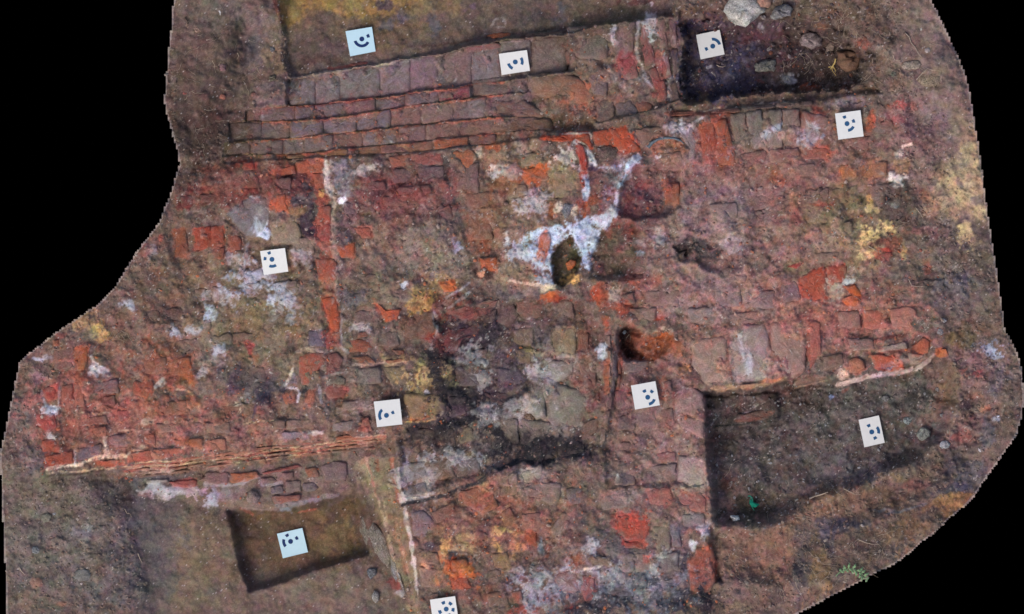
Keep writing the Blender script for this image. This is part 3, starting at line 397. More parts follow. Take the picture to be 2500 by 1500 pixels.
P('K',[(940,390),(1130,350),(1130,540),(950,560)],(124,106,84),.7); P('K',[(1270,370),(1510,360),(1510,640),(1280,620)],(136,116,90),.8); P('K',[(1520,370),(1630,420),(1620,640),(1520,660)],(132,86,70),.75); P('K',[(950,560),(1130,560),(1090,700),(990,700)],(122,102,78),.7); E('K',1060,560,54,22,(170,148,62),.8); E('K',1170,600,60,24,(176,162,110),.6,1.5); S('K',[(1140,640),(1300,640),(1480,660)],16,(84,70,64),.7); S('K',[(1300,625),(1470,635)],14,(176,164,150),.5,1.4); S('K',[(980,310),(1200,320),(1620,330)],18,(84,68,62),.6)
P('K',[(1140,680),(1280,660),(1490,680),(1480,780),(1380,860),(1120,860)],(124,112,100),.7); P('K',[(1060,900),(1380,890),(1560,940),(1600,1000),(1600,1130),(1540,1300),(1300,1260),(1150,1200),(1060,1100)],(121,115,102),.8); P('K',[(720,1180),(1120,1200),(1280,1230),(1280,1440),(950,1420),(850,1360)],(118,104,92),.75); P('K',[(1520,1330),(1600,1220),(1720,1180),(1700,1330),(1540,1400)],(106,80,72),.7); E('K',1400,1000,120,60,(130,126,112),.5,1.6); S('K',[(1040,920),(1100,870),(1280,860)],16,(70,60,60),.6)
E('K',60,800,120,120,(164,142,94),.8,1.9); E('K',350,830,80,60,(192,160,108),.85,1.8); E('K',520,960,40,60,(180,160,120),.6,1.6); P('K',[(340,990),(520,990),(530,1150),(360,1200)],(84,66,76),.8); E('K',1680,80,60,80,(156,72,48)); E('K',1950,170,90,80,(156,76,50)); E('K',1850,80,60,60,(178,154,144),.7); E('K',1740,580,40,50,(186,192,196),.75); E('K',1770,330,30,70,(150,80,54),.7)  # first two yellow ellipses: sun flecks put into the colour
S('K',[(1790,680),(1780,950)],50,(156,88,64),.8); S('K',[(1860,640),(1840,950)],40,(114,100,100),.8); S('K',[(1910,600),(1900,900),(1880,980)],36,(134,78,62),.8); S('K',[(1840,980),(1760,1260),(1740,1450)],44,(118,94,86),.8); S('K',[(1830,600),(1800,900)],12,(170,155,145),.6); E('K',1600,900,120,100,(120,78,70)); E('K',1650,1080,60,100,(112,72,72)); E('K',250,1330,200,80,(84,72,62)); E('K',1650,330,80,120,(112,92,84),.6); E('K',500,1330,60,80,(120,106,84),.6)
E('K',430,860,150,120,(76,62,64),.5); E('K',860,880,150,100,(90,72,82),.6); E('K',720,960,80,60,(72,54,64),.7); E('K',880,860,40,30,(160,90,70),.6)

for a in [(1110,880,90,70),(1130,960,90,60),(1190,1010,60,70),(1240,1085,110,40),(1080,1060,80,50),(1340,1095,110,30),(1170,830,60,60)]: E(None,*a,(46,40,44),.72,1.5)
for a in [(1140,900,50,60),(1205,880,40,50),(1330,900,70,60),(1300,1010,90,60),(1190,1060,60,40)]: E(None,*a,(138,132,122),.45,1.8)
for a in [(1030,905,60,36),(1085,930,40,26)]: E(None,*a,(180,156,108),.5,1.8)  # more painted sun flecks
for a in [(1130,830,60,40,(80,62,76)),(1230,900,60,50,(86,70,82)),(1210,965,44,30,(70,54,66)),(1110,1000,40,40,(82,66,78)),(1060,830,40,30,(110,58,58)),(1290,800,60,30,(100,80,86))]: E(None,*a,.65,1.3)
S(None,[(1050,860),(1064,915),(1085,950),(1140,975),(1165,1005),(1200,1048),(1235,1080),(1330,1086),(1430,1098)],30,(40,37,42),.85,1.7); S(None,[(1070,1040),(1120,1036),(1170,1012)],20,(38,36,42),.9); S(None,[(1160,975),(1230,985),(1290,950)],14,(44,40,48),.8)
S(None,[(985,1232),(1030,1222),(1090,1208),(1140,1190),(1210,1150),(1290,1122),(1380,1108)],9,(44,42,46),.85,.7)
for a in [(1160,872,34,30),(1183,905,16,34),(1180,1000,30,14),(1200,1028,24,16),(1290,1000,40,20),(1320,905,36,20),(1040,1170,20,50),(1130,1120,40,16)]: E(None,*a,(166,162,160),.6,2)
# --- south-west ledge and pit
E('N',400,500,300,250,(106,98,82)); E('N',400,900,400,350,(106,102,94)); E('N',700,800,100,100,(114,110,112)); P('N',[(830,280),(1080,280),(1250,300),(1200,600),(1230,900),(1370,1100),(1300,1300),(1250,900),(1100,700),(1000,600),(860,450)],(76,72,74),.75,.6,20); E('N',1140,380,90,120,(58,48,46)); E('N',1150,750,100,250,(82,78,82)); E('N',950,1200,250,200,(96,94,94)); E('N',1800,900,200,250,(120,106,80)); E('N',1500,1000,150,300,(98,94,92)); E('N',1450,550,200,150,(100,90,86)); E('N',2100,1200,120,300,(114,100,76)); E('N',900,1080,90,80,(120,98,76),.5); E('N',500,820,100,80,(120,100,90),.5); E('N',1200,760,60,40,(96,70,74),.5); E('N',300,700,150,60,(92,84,78),.5); E('N',320,1200,50,40,(140,90,74),.5); E('N',560,1380,60,30,(150,96,76),.6); E('N',250,260,60,26,(66,58,54),.7)
P('N',[(1310,270),(1520,255),(1530,290),(1330,310)],(156,146,138),.7); E('N',1450,350,130,54,(174,172,176),.65,1.4); P('N',[(1530,280),(1790,260),(1790,320),(1700,350),(1570,330)],(160,84,76),.75); P('N',[(1800,270),(1900,200),(2060,190),(2070,290),(1990,300)],(124,88,84),.8); E('N',1700,380,200,44,(168,146,156),.75,1.3); E('N',1900,480,60,64,(170,168,176),.7,1.4); E('N',2050,420,150,60,(150,132,138),.6,1.4); E('N',1340,400,70,40,(140,96,100),.6); E('N',2080,500,80,50,(120,104,90),.6)
E('O',800,600,350,70,(106,86,46)); E('O',1300,520,150,80,(100,82,52)); E('O',900,850,450,250,(106,86,62),.85); E('O',1200,780,200,150,(116,97,60),.8); E('O',600,700,300,60,(92,76,52),.5); E('O',350,1100,120,150,(84,68,54),.6)
P('O',[(0,150),(850,120),(1340,80),(1340,300),(1220,430),(640,540),(400,560),(200,470),(0,330)],(128,108,102),.6); S('O',[(0,310),(240,320),(500,240),(520,310),(700,290)],30,(160,150,150),.7); S('O',[(660,490),(900,470),(1220,400)],40,(124,116,118),.7); E('O',740,530,50,28,(140,146,156),.7); S('O',[(860,555),(1010,530)],16,(150,80,56),.7); S('O',[(320,530),(440,590)],20,(146,78,56),.7); E('O',300,450,150,60,(112,98,86),.6); S('O',[(330,530),(560,550),(640,530)],22,(150,128,120),.6)
E('O',80,450,60,80,(150,150,160),.5,1.4); E('O',120,580,40,40,(60,62,66),.6)
P('O',[(1350,120),(1450,60),(1700,60),(1750,300),(1880,900),(1950,1500),(1850,1500),(1750,1200),(1660,900),(1640,700),(1500,420),(1380,300)],(134,118,94),.85,.5)
for pts, wd, c, a in [([(1460,60),(1560,430),(1650,700),(1680,960)],18,(176,154,130),.65),([(1480,120),(1570,450)],16,(146,92,78),.6),([(1690,80),(1740,400),(1755,460)],32,(156,92,74),.75),([(1750,250),(1850,700),(1900,1080),(1930,1300)],26,(200,188,180),.75),
                      ([(1540,60),(1570,180)],40,(146,84,62),.7),([(1720,700),(1790,900),(1830,1100)],50,(154,112,84),.6),([(1620,120),(1700,500),(1760,800)],14,(112,98,74),.6),([(1600,420),(1680,800),(1760,1180)],14,(180,158,132),.6),([(1660,300),(1740,700),(1850,1150)],14,(176,156,128),.5),([(1380,120),(1450,330),(1520,480)],60,(124,108,92),.6)]:
    S('O',pts,wd,c,a,1.0)
E('O',1000,1300,500,150,(114,100,84)); E('O',600,1400,250,80,(106,92,78)); E('O',1600,1400,120,100,(102,92,80)); E('O',1700,1190,50,60,(132,64,58)); E('O',1760,1310,60,30,(170,168,168),.5); S('O',[(560,1230),(900,1130),(1450,960)],46,(92,74,64),.6); E('O',100,1350,120,120,(92,88,78),.5); E('O',180,950,60,300,(110,96,78),.5)

# --- south wall
E('Q',130,230,70,200,(158,156,156),.65,1.5); S('Q',[(130,560),(190,800),(220,1100)],26,(184,178,174),.7,1.4); S('Q',[(110,460),(230,440),(350,410)],42,(180,177,170),.75,1.2); S('Q',[(110,500),(260,470),(520,400),(640,340),(860,280),(1000,170),(1200,70),(1400,40),(1520,30)],30,(46,46,50),.88,.6); E('Q',1250,60,250,60,(42,42,46),.85); E('Q',950,180,80,44,(66,66,76),.75); E('Q',1700,50,200,50,(60,60,66)); E('Q',280,230,60,120,(120,106,108),.5)
P('Q',[(190,560),(330,540),(410,640),(330,780),(210,780)],(122,104,110),.75); P('Q',[(380,560),(590,460),(600,650),(540,710),(440,680)],(126,90,76),.75); P('Q',[(640,380),(810,320),(940,380),(1000,520),(840,580),(780,560),(640,460)],(150,84,64),.75,1); P('Q',[(1190,200),(1380,120),(1410,240),(1350,310),(1200,290)],(150,138,122),.75); P('Q',[(1210,330),(1350,290),(1560,300),(1560,440),(1480,500),(1230,420)],(126,110,102),.7); E('Q',1270,200,70,40,(190,182,165),.6,1.3); S('Q',[(1370,310),(1540,290),(1570,420)],20,(160,150,146),.55); E('Q',1060,320,100,70,(124,96,74)); E('Q',880,330,60,40,(170,140,100),.6)
P('Q',[(1010,560),(1100,510),(1150,600),(1180,690),(1040,690)],(122,88,62),.75); S('Q',[(1050,520),(1100,505),(1150,570)],16,(206,180,140),.7); P('Q',[(1190,580),(1380,550),(1380,640),(1220,650)],(128,88,84),.7); E('Q',650,850,150,100,(172,146,106),.8,2); E('Q',990,720,85,60,(206,172,110),.9,1.6); E('Q',490,860,54,50,(230,182,118),.9,1.2); E('Q',950,860,54,60,(206,160,94),.85,1.4); E('Q',1170,860,70,95,(196,140,98),.85,1.4); E('Q',1030,980,80,100,(156,126,88),.7,1.6); E('Q',300,1050,50,60,(196,156,122),.75); E('Q',460,950,80,40,(190,140,90),.6,1.6)  # yellow ellipses on the wall top are sunlight painted as colour
E('Q',840,720,60,80,(60,60,76),.8); E('Q',850,870,74,74,(68,48,50),.8); E('Q',570,960,64,40,(70,74,80),.75); E('Q',370,860,60,40,(76,72,84),.6); E('Q',640,1080,130,110,(176,92,48),.85,1.5); P('Q',[(540,1160),(700,1140),(760,1250),(580,1270)],(164,78,56),.75); P('Q',[(1230,740),(1340,740),(1340,880),(1240,850)],(160,78,50),.75); E('Q',1370,850,30,80,(136,152,158),.7); E('Q',1420,900,24,60,(160,84,60),.6); E('Q',690,1080,50,40,(200,130,64),.6,1.5)
P('Q',[(1560,560),(1640,570),(1680,700),(1530,780),(1450,740)],(122,104,96),.7); E('Q',1650,770,84,44,(56,57,66),.8); E('Q',1850,880,60,60,(184,182,188),.55,1.6); P('Q',[(1800,960),(1900,950),(2010,980),(2030,1050),(1820,1050)],(122,100,80),.8); S('Q',[(1760,1070),(1910,1055)],28,(202,188,172),.8); E('Q',1680,1000,80,64,(136,74,44)); S('Q',[(1800,940),(1930,930),(2020,980)],14,(70,58,60),.7)
P('Q',[(1740,1130),(1860,1140),(1880,1350),(1780,1370),(1740,1280)],(150,72,70),.85); S('Q',[(1890,1100),(1900,1300),(1880,1380)],26,(176,178,184),.7); S('Q',[(1910,1080),(1900,1250)],16,(60,58,64),.6); P('Q',[(1480,1110),(1720,1080),(1730,1290),(1500,1300)],(132,96,94),.7); E('Q',1640,1420,74,64,(140,60,60),.8); E('Q',1150,1340,44,44,(154,84,64)); E('Q',1200,1450,150,44,(154,68,58)); E('Q',1350,1250,150,150,(146,146,152),.6,1.9); E('Q',1300,1130,60,64,(60,64,62),.65); E('Q',2080,650,80,80,(142,80,72)); E('Q',1740,640,70,90,(76,82,84),.5); E('Q',2050,250,60,80,(90,92,94),.5,1.5); E('Q',880,1300,160,80,(128,84,66),.5); E('Q',430,1120,80,60,(150,112,92),.6)
P('R',[(760,50),(980,60),(1020,160),(1030,300),(900,330),(760,290)],(164,146,136),.85); E('R',650,60,110,64,(124,62,66),.75); E('R',600,200,150,120,(124,108,102)); P('R',[(470,350),(690,330),(730,450),(630,530),(500,480)],(148,84,76),.8); P('R',[(790,370),(960,370),(1020,440),(1020,570),(850,540),(770,450)],(146,88,80),.8); E('R',880,505,54,26,(78,76,82),.7); E('R',280,230,90,90,(74,70,80),.75); S('R',[(215,220),(200,300)],20,(190,184,186),.75); S('R',[(190,355),(450,330)],20,(78,60,56),.7); E('R',330,440,140,60,(140,130,130),.5,1.6); S('R',[(680,320),(760,440)],20,(80,72,64),.6); E('R',920,310,100,40,(170,160,148),.5,1.4)
P('R',[(210,600),(350,570),(520,610),(520,700),(460,820),(480,900),(270,880),(200,700)],(160,74,60),.8,1); E('R',390,660,90,84,(184,76,56),.75,1.4); P('R',[(530,690),(680,660),(700,900),(560,930)],(126,116,98),.7); P('R',[(680,650),(780,700),(800,880),(700,880)],(115,113,117),.7); E('R',880,650,180,70,(128,116,118)); E('R',990,740,44,60,(182,178,184),.65,1.4); E('R',800,720,50,60,(64,62,74),.75); S('R',[(560,640),(660,580),(760,640)],30,(92,84,66),.6)
P('R',[(940,870),(1060,860),(1100,1000),(1100,1180),(1050,1280),(870,1310),(860,1020)],(160,90,70),.85,.8); E('R',980,1160,70,90,(120,92,96),.5,1.5); E('R',900,880,40,44,(188,188,192),.8); S('R',[(830,960),(800,1200)],52,(66,64,74),.75); P('R',[(220,930),(520,920),(520,1100),(240,1110)],(130,112,104),.7); E('R',690,950,80,64,(176,176,168),.55,1.7); E('R',460,990,40,40,(170,72,58),.7)
E('R',300,1350,300,130,(62,60,68),.8,1.2); E('R',300,1250,250,80,(124,122,128),.6,1.8); E('R',750,1350,130,110,(52,50,60),.8,1.2); E('R',600,1300,160,150,(156,156,164),.45,2); E('R',150,1300,80,120,(150,150,156),.5,2); E('R',500,1440,200,60,(150,152,160),.4,2)
E('R',1500,300,350,350,(90,86,80)); E('R',1250,150,150,150,(68,64,68)); E('R',1400,500,200,120,(60,56,46)); E('R',1190,310,64,50,(100,66,60)); P('R',[(1120,740),(1500,740),(1750,640),(1950,440),(2226,380),(2226,600),(1900,620),(1850,900),(1680,1200),(1150,1100)],(124,98,78),.85,.6,20); E('R',1500,1050,250,150,(134,102,86)); E('R',1300,1250,250,120,(110,92,86)); E('R',1900,1000,100,300,(88,84,86)); E('R',2050,1150,120,250,(114,94,62)); E('R',2100,680,150,80,(80,76,90)); E('R',1650,1300,64,80,(64,54,62)); E('R',1250,1430,120,44,(124,108,86)); E('R',1700,1000,100,140,(140,104,86),.6); S('R',[(1080,0),(1090,350),(1110,800)],50,(92,86,78),.6); S('R',[(1040,150),(1075,500),(1100,850)],14,(120,104,96),.5)
E('S',500,200,500,150,(94,92,95)); E('S',700,450,500,110,(124,98,76),.8); E('S',1250,310,130,54,(134,90,78)); E('S',1050,250,150,30,(122,104,70)); E('S',1700,200,150,130,(86,84,94)); E('S',1600,350,200,50,(70,70,86)); P('S',[(1320,540),(1450,420),(1700,380),(1760,400),(1700,500),(1560,610),(1500,600),(1450,520)],(148,112,60),.88,.6); E('S',1420,590,90,74,(102,82,68)); E('S',1200,700,150,130,(124,94,60)); E('S',900,750,250,120,(106,90,66)); E('S',600,680,250,54,(78,76,88)); E('S',400,720,64,64,(130,114,120)); E('S',450,850,64,150,(86,86,94)); E('S',350,1050,120,150,(120,100,66)); E('S',750,950,250,150,(106,88,74)); E('S',1050,950,100,100,(100,94,92)); E('S',650,1150,150,60,(90,82,82)); E('S',200,1150,80,200,(82,76,82)); E('S',440,1250,44,60,(156,118,62)); E('S',330,1280,100,100,(106,94,86)); E('S',160,380,120,40,(70,66,80),.6); E('S',1300,190,140,60,(120,104,88),.5); E('S',950,550,80,24,(110,114,118),.7)
S('S',[(970,580),(1150,545),(1330,490)],22,(112,112,114),.7)
for k in range(120):
    x, y = 200 + 1350 * RNG.random(), 620 + 820 * RNG.random()
    S('S',[(x,y),(x-14-20*RNG.random(),y+70+90*RNG.random())],9,[(140,112,66),(96,84,78),(128,104,82),(84,74,72)][k % 4],.45,1)

for a in [(1500,1460,90,50),(1660,1465,90,40),(1420,1490,70,30)]: E(None,*a,(52,50,58),.75,1.6)
for a in [(1340,1440,80,50),(1560,1440,90,50),(1440,1420,60,40)]: E(None,*a,(152,152,158),.45,2)
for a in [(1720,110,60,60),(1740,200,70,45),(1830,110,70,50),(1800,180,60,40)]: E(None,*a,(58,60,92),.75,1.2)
for a in [(1800,80,40,24),(1870,90,40,24),(1900,150,50,30)]: E(None,*a,(92,56,62),.6,1.3)
for a in [(700,430,60,30),(560,470,90,30),(1010,480,90,40),(1500,520,60,60),(1560,700,60,40),(150,1060,50,60),(1080,740,60,20)]: E(None,*a,(128,62,58),.4,1.6)
for a in [(470,1000,120,40),(250,990,80,40),(380,900,90,50),(1220,1240,60,40),(1900,720,80,50),(2080,760,90,40),(1560,830,30,40)]: E(None,*a,(146,92,78),.4,1.7)
for a in [(1750,540,80,40),(1650,760,70,30),(1620,1130,50,40),(1800,760,80,40),(1900,340,90,30),(1280,1180,50,30)]: E(None,*a,(150,130,126),.5,1.5)
S(None,[(782,470),(800,560),(800,640),(806,720),(815,830)],34,(150,78,64),.7,1.2); S(None,[(808,400),(812,520),(818,640),(826,760)],12,(166,150,134),.5,1.6)
S(None,[(830,500),(832,640),(828,800)],16,(84,72,76),.5,1.4)
P(None,[(1655,590),(1700,578),(1760,600),(1840,645),(1800,670),(1720,650),(1660,625)],(72,64,68),.7,.5)
E(None,1672,612,22,14,(40,36,38),.9,.8)
for a in [(280,1030,190,80,(152,98,84),.5),(180,960,90,70,(146,88,78),.45),(520,1070,180,40,(146,102,90),.5),(1900,830,240,70,(152,108,98),.5),(1750,690,200,70,(142,112,104),.45),(2050,780,160,60,(156,104,92),.5),
          (1230,1270,180,80,(142,98,82),.45),(1600,1130,110,110,(136,108,100),.45),(1800,400,260,60,(140,98,90),.4),(1900,600,160,60,(138,108,98),.4),(640,720,160,60,(124,106,84),.45),(1000,620,120,60,(130,112,100),.4),(480,640,120,60,(118,94,78),.45)]: E(None,*a,1.4)
for fa, fb, c in ((L0,L1,(120,104,106)),(L1,L2,(112,88,92)),(L2,L3,(114,94,96)),(L3,L4,(114,92,88)),(L4,L5,(124,88,68))):
    xs_ = np.linspace(620, 1300, 14); P(None, [(x, fa(x) + 3) for x in xs_] + [(x, fb(x) - 2) for x in xs_[::-1]], c, .55, .8, 6, .2)
for f_ in (L1, L2, L3, L4): S(None, [(x, f_(x) + 2.5) for x in np.linspace(640, 1230, 14)], 5, (160,84,66), .6, 1.3)
E(None,1440,240,90,50,(128,96,82),.5,1.2); E(None,1360,300,70,20,(112,82,66),.6)
for a in [(480,240,100,130,(84,68,58),.6),(470,330,60,60,(70,56,48),.6),(560,120,70,100,(94,80,68),.4),(2190,90,60,90,(92,76,64),.5),(2100,40,70,60,(88,72,58),.5)]: E(None,*a,1.2)
for a in [(900,270,280,40,(124,90,82),.4),(1000,330,260,25,(126,88,74),.4)]: E(None,*a,1.4)
P('L',[(560,440),(690,400),(760,470),(820,520),(700,620),(560,680),(420,640),(450,520)],(136,74,44),.6,1.1,12)
# --- granular variation of the materials themselves (three scales), then loose lime and soot grains
lum = 1 + .26 * (fbm(34, 41, 3) - .5) + .32 * (fbm(13, 42, 3, .7) - .5) + .26 * (fbm(6, 43, 2, .8) - .5) + .16 * (RNG.random(GX.shape).astype(np.float32) - .5)
lum = 1 + (lum - 1) * (.45 + .55 * RGH)
CM *= np.clip(lum, .35, 1.8)[..., None]
for ch, sd in ((0, 51), (1, 52), (2, 53)):
    CM[..., ch] *= 1 + .24 * (fbm(24, sd, 3, .7) - .5) + .05 * (RNG.random(GX.shape).astype(np.float32) - .5)
red_dust = sstep((fbm(19, 61, 4, .65) - .66) * 6)[..., None] * .25 * sstep((RGH[..., None] - .8) * 8)
CM[:] = CM * (1 - red_dust) + CM * np.array([1.45, .78, .66], np.float32) * red_dust
mb = sstep((fbm(16, 62, 4, .7) - .68) * 6)[..., None] * .16 * RGH[..., None]
CM[:] = CM * (1 - mb) + lin((160, 150, 142)) * mb
dk = sstep((fbm(15, 63, 4, .7) - .68) * 6)[..., None] * .26 * RGH[..., None]
CM[:] = CM * (1 - dk) + CM * .42 * dk
grain = (RNG.random(GX.shape) > .994) & (fbm(30, 64, 3) > .45)
gr_ = CM.mean(-1, keepdims=True); CM[:] = np.clip(gr_ + (CM - gr_) * .90, .008, 1)
CM *= np.array([1.005, .97, .965], np.float32)
mu_ = CM.mean(); CM[:] = mu_ * (CM / mu_) ** 1.12
FINE = .5 * fbm(9, 65, 3, .7) + .5 * fbm(20, 66, 3, .7); FIN2 = fbm(14, 67, 4, .7)
for w_, m_, c_ in LATE:
    m_ = m_ ** 1.2 * np.clip(.15 + 1.15 * sstep((FINE[w_] - .3) * 2.4), 0, 1)
    m_ = m_ * (.9 if sum(c_) > 470 else 1.0 if max(c_) < 64 else .5)
    m_ = m_[..., None]; CM[w_] = CM[w_] * (1 - m_) + lin(c_) * (.8 + .4 * FIN2[w_][..., None]) * m_
CM *= (1 - .40 * CRK - .32 * CR2)[..., None]
fil = (1 - sstep(np.abs(fbm(44, 75, 4, .6) - .5) / .022)) * sstep((fbm(60, 76, 3) - .58) * 6) * NB * .8 * RGH
CM[:] = CM * (1 - fil[..., None]) + lin((178, 166, 154)) * fil[..., None]
CM[grain] = CM[grain] * .35 + lin((196, 190, 184)) * .65
CM[:] = np.clip(CM, .012, .85)
def cat_(px, py):
    i = np.clip(((np.asarray(px) - X0) / STEP + .5).astype(int), 0, NX - 1); j = np.clip(((np.asarray(py) - Y0) / STEP + .5).astype(int), 0, NY - 1)
    return CM[j, i]
# ------------------------------------------------------------------ materials
def surface_mat(name, contrast=.5, chroma=.25, bump=.5, rough=.92, scale=70, pale=.0, base=None, dust=0):
    m = bpy.data.materials.new(name); m.use_nodes = True
    n, l = m.node_tree.nodes, m.node_tree.links
    b = n['Principled BSDF']; b.inputs['Roughness'].default_value = rough
    b.inputs['Specular IOR Level'].default_value = .18
    geo = n.new('ShaderNodeNewGeometry')
    if base is None:
        at = n.new('ShaderNodeAttribute'); at.attribute_name = 'Col'; src = at.outputs['Color']
    else:
        rgb = n.new('ShaderNodeRGB'); rgb.outputs[0].default_value = (*base, 1); src = rgb.outputs[0]
    def noise(sc, det, ro):
        t = n.new('ShaderNodeTexNoise'); t.inputs['Scale'].default_value = sc
        t.inputs['Detail'].default_value = det; t.inputs['Roughness'].default_value = ro
        l.new(geo.outputs['Position'], t.inputs['Vector']); return t
    n1 = noise(scale, 5, .75); n2 = noise(scale * .33, 4, .6); n3 = noise(scale * 2.1, 2, .6)
    mr = n.new('ShaderNodeMapRange'); mr.inputs['From Min'].default_value = .3; mr.inputs['From Max'].default_value = .7
    mr.inputs['To Min'].default_value = 1 - contrast; mr.inputs['To Max'].default_value = 1 + contrast
    l.new(n1.outputs['Fac'], mr.inputs['Value'])
    vm = n.new('ShaderNodeVectorMath'); vm.operation = 'SCALE'
    l.new(src, vm.inputs[0]); l.new(mr.outputs[0], vm.inputs['Scale'])
    sub = n.new('ShaderNodeVectorMath'); sub.operation = 'MULTIPLY_ADD'
    l.new(n2.outputs['Color'], sub.inputs[0]); sub.inputs[1].default_value = (2 * chroma,) * 3; sub.inputs[2].default_value = (1 - chroma,) * 3
    fr_ = n.new('ShaderNodeMapRange'); fr_.inputs['From Min'].default_value = .32; fr_.inputs['From Max'].default_value = .68
    fr_.inputs['To Min'].default_value = 1 - contrast * .95; fr_.inputs['To Max'].default_value = 1 + contrast * .95
    l.new(n3.outputs['Fac'], fr_.inputs['Value'])
    vf = n.new('ShaderNodeVectorMath'); vf.operation = 'SCALE'; l.new(vm.outputs[0], vf.inputs[0]); l.new(fr_.outputs[0], vf.inputs['Scale'])
    mu = n.new('ShaderNodeVectorMath'); mu.operation = 'MULTIPLY'
    l.new(vf.outputs[0], mu.inputs[0]); l.new(sub.outputs[0], mu.inputs[1])
    out = mu.outputs[0]
    if pale:
        cr = n.new('ShaderNodeMapRange'); cr.inputs['From Min'].default_value = .62; cr.inputs['From Max'].default_value = .78
        cr.inputs['To Max'].default_value = pale
        l.new(n3.outputs['Fac'], cr.inputs['Value'])
        mx = n.new('ShaderNodeMix'); mx.data_type = 'RGBA'
        l.new(cr.outputs[0], mx.inputs['Factor']); l.new(out, mx.inputs['A']); mx.inputs['B'].default_value = (.36, .33, .30, 1)
        out = mx.outputs['Result']
    if dust:
        dn = noise(17, 4, .65); dr = n.new('ShaderNodeMapRange'); dr.inputs['From Min'].default_value = .5; dr.inputs['From Max'].default_value = .66
        dr.inputs['To Max'].default_value = dust; l.new(dn.outputs['Fac'], dr.inputs['Value'])
        dx = n.new('ShaderNodeMix'); dx.data_type = 'RGBA'; l.new(dr.outputs[0], dx.inputs['Factor']); l.new(out, dx.inputs['A'])
        dc = n.new('ShaderNodeVectorMath'); dc.operation = 'MULTIPLY'; dc.inputs[0].default_value = (.165, .125, .108)
        l.new(sub.outputs[0], dc.inputs[1])
        dv = n.new('ShaderNodeVectorMath'); dv.operation = 'SCALE'; l.new(dc.outputs[0], dv.inputs[0]); l.new(mr.outputs[0], dv.inputs['Scale'])
        l.new(dv.outputs[0], dx.inputs['B']); out = dx.outputs['Result']
    l.new(out, b.inputs['Base Color'])
    bp = n.new('ShaderNodeBump'); bp.inputs['Strength'].default_value = bump; bp.inputs['Distance'].default_value = .012
    ad = n.new('ShaderNodeMath'); ad.operation = 'ADD'
    l.new(n1.outputs['Fac'], ad.inputs[0]); l.new(n3.outputs['Fac'], ad.inputs[1])
    l.new(ad.outputs[0], bp.inputs['Height']); l.new(bp.outputs[0], b.inputs['Normal'])
    return m
M_EARTH = surface_mat('earth', .17, .14, .28, .95, 50, .28)
M_MORTAR = surface_mat('worn_masonry', .19, .16, .3, .93, 52, .3)
M_BRICK = surface_mat('fired_brick', .20, .16, .3, .92, 46, .28, None, .35)
M_STONE = surface_mat('stone', .45, .15, .6, .85, 55, .5)
M_PAPER = surface_mat('white_card', .02, .01, .02, .6, 20, 0, (.64, .63, .60))
M_PAPER_SHADE = surface_mat('white_card_blue_shade', .02, .01, .02, .6, 20, 0, (.48, .66, .72))  # white card with the sky-blue shade of the pits put into its colour
M_INK = surface_mat('blue_ink', .06, .04, .02, .55, 60, 0, (.018, .075, .17))
M_INKN = surface_mat('navy_ink', .06, .04, .02, .55, 60, 0, (.012, .03, .11))
M_PLASTIC = surface_mat('green_plastic', .15, .06, .1, .4, 60, 0, (.01, .19, .125))
M_STRAW = surface_mat('dry_straw', .2, .1, .2, .8, 60, 0, (.46, .33, .12))
M_ROOT = surface_mat('dry_root', .25, .12, .2, .85, 60, 0, (.33, .26, .20))
M_LEAF = surface_mat('fern_leaf', .25, .12, .2, .6, 60, 0, (.15, .24, .12))
M_IRON = surface_mat('rusted_iron', .3, .12, .4, .7, 50, 0, (.11, .13, .15))

def mesh_np(name, V, F, mat, cols=None, smooth=True, k=4):
    me = bpy.data.meshes.new(name)
    V = np.ascontiguousarray(V, np.float32); F = np.ascontiguousarray(F, np.int32)
    me.vertices.add(len(V)); me.vertices.foreach_set('co', V.ravel())
    me.loops.add(F.size); me.loops.foreach_set('vertex_index', F.ravel())
    me.polygons.add(len(F)); me.polygons.foreach_set('loop_start', np.arange(0, F.size, k, dtype=np.int32))
    me.polygons.foreach_set('use_smooth', np.full(len(F), smooth, bool))
    if cols is not None:
        a = me.color_attributes.new('Col', 'FLOAT_COLOR', 'POINT')
        c = np.ones((len(V), 4), np.float32); c[:, :3] = cols; a.data.foreach_set('color', c.ravel())
    me.update(calc_edges=True); me.materials.append(mat)
    return me
def link(name, me, parent=None, loc=(0, 0, 0)):
    o = bpy.data.objects.new(name, me); COL.objects.link(o); o.location = loc
    if parent is not None: o.parent = parent
    return o
def tag(o, label=None, cat=None, group=None, kind=None):
    for k, v in (('label', label), ('category', cat), ('group', group), ('kind', kind)):
        if v: o[k] = v
    return o
def thing(name, px, py, z, label, cat, group=None):
    o = bpy.data.objects.new(name, None); COL.objects.link(o); o.location = (wx(px), wy(py), z); o.empty_display_size = .1
    return tag(o, label, cat, group)
def local(parent, V):
    V = np.asarray(V, np.float32)
    return V if parent is None else V - np.array(parent.location, np.float32)

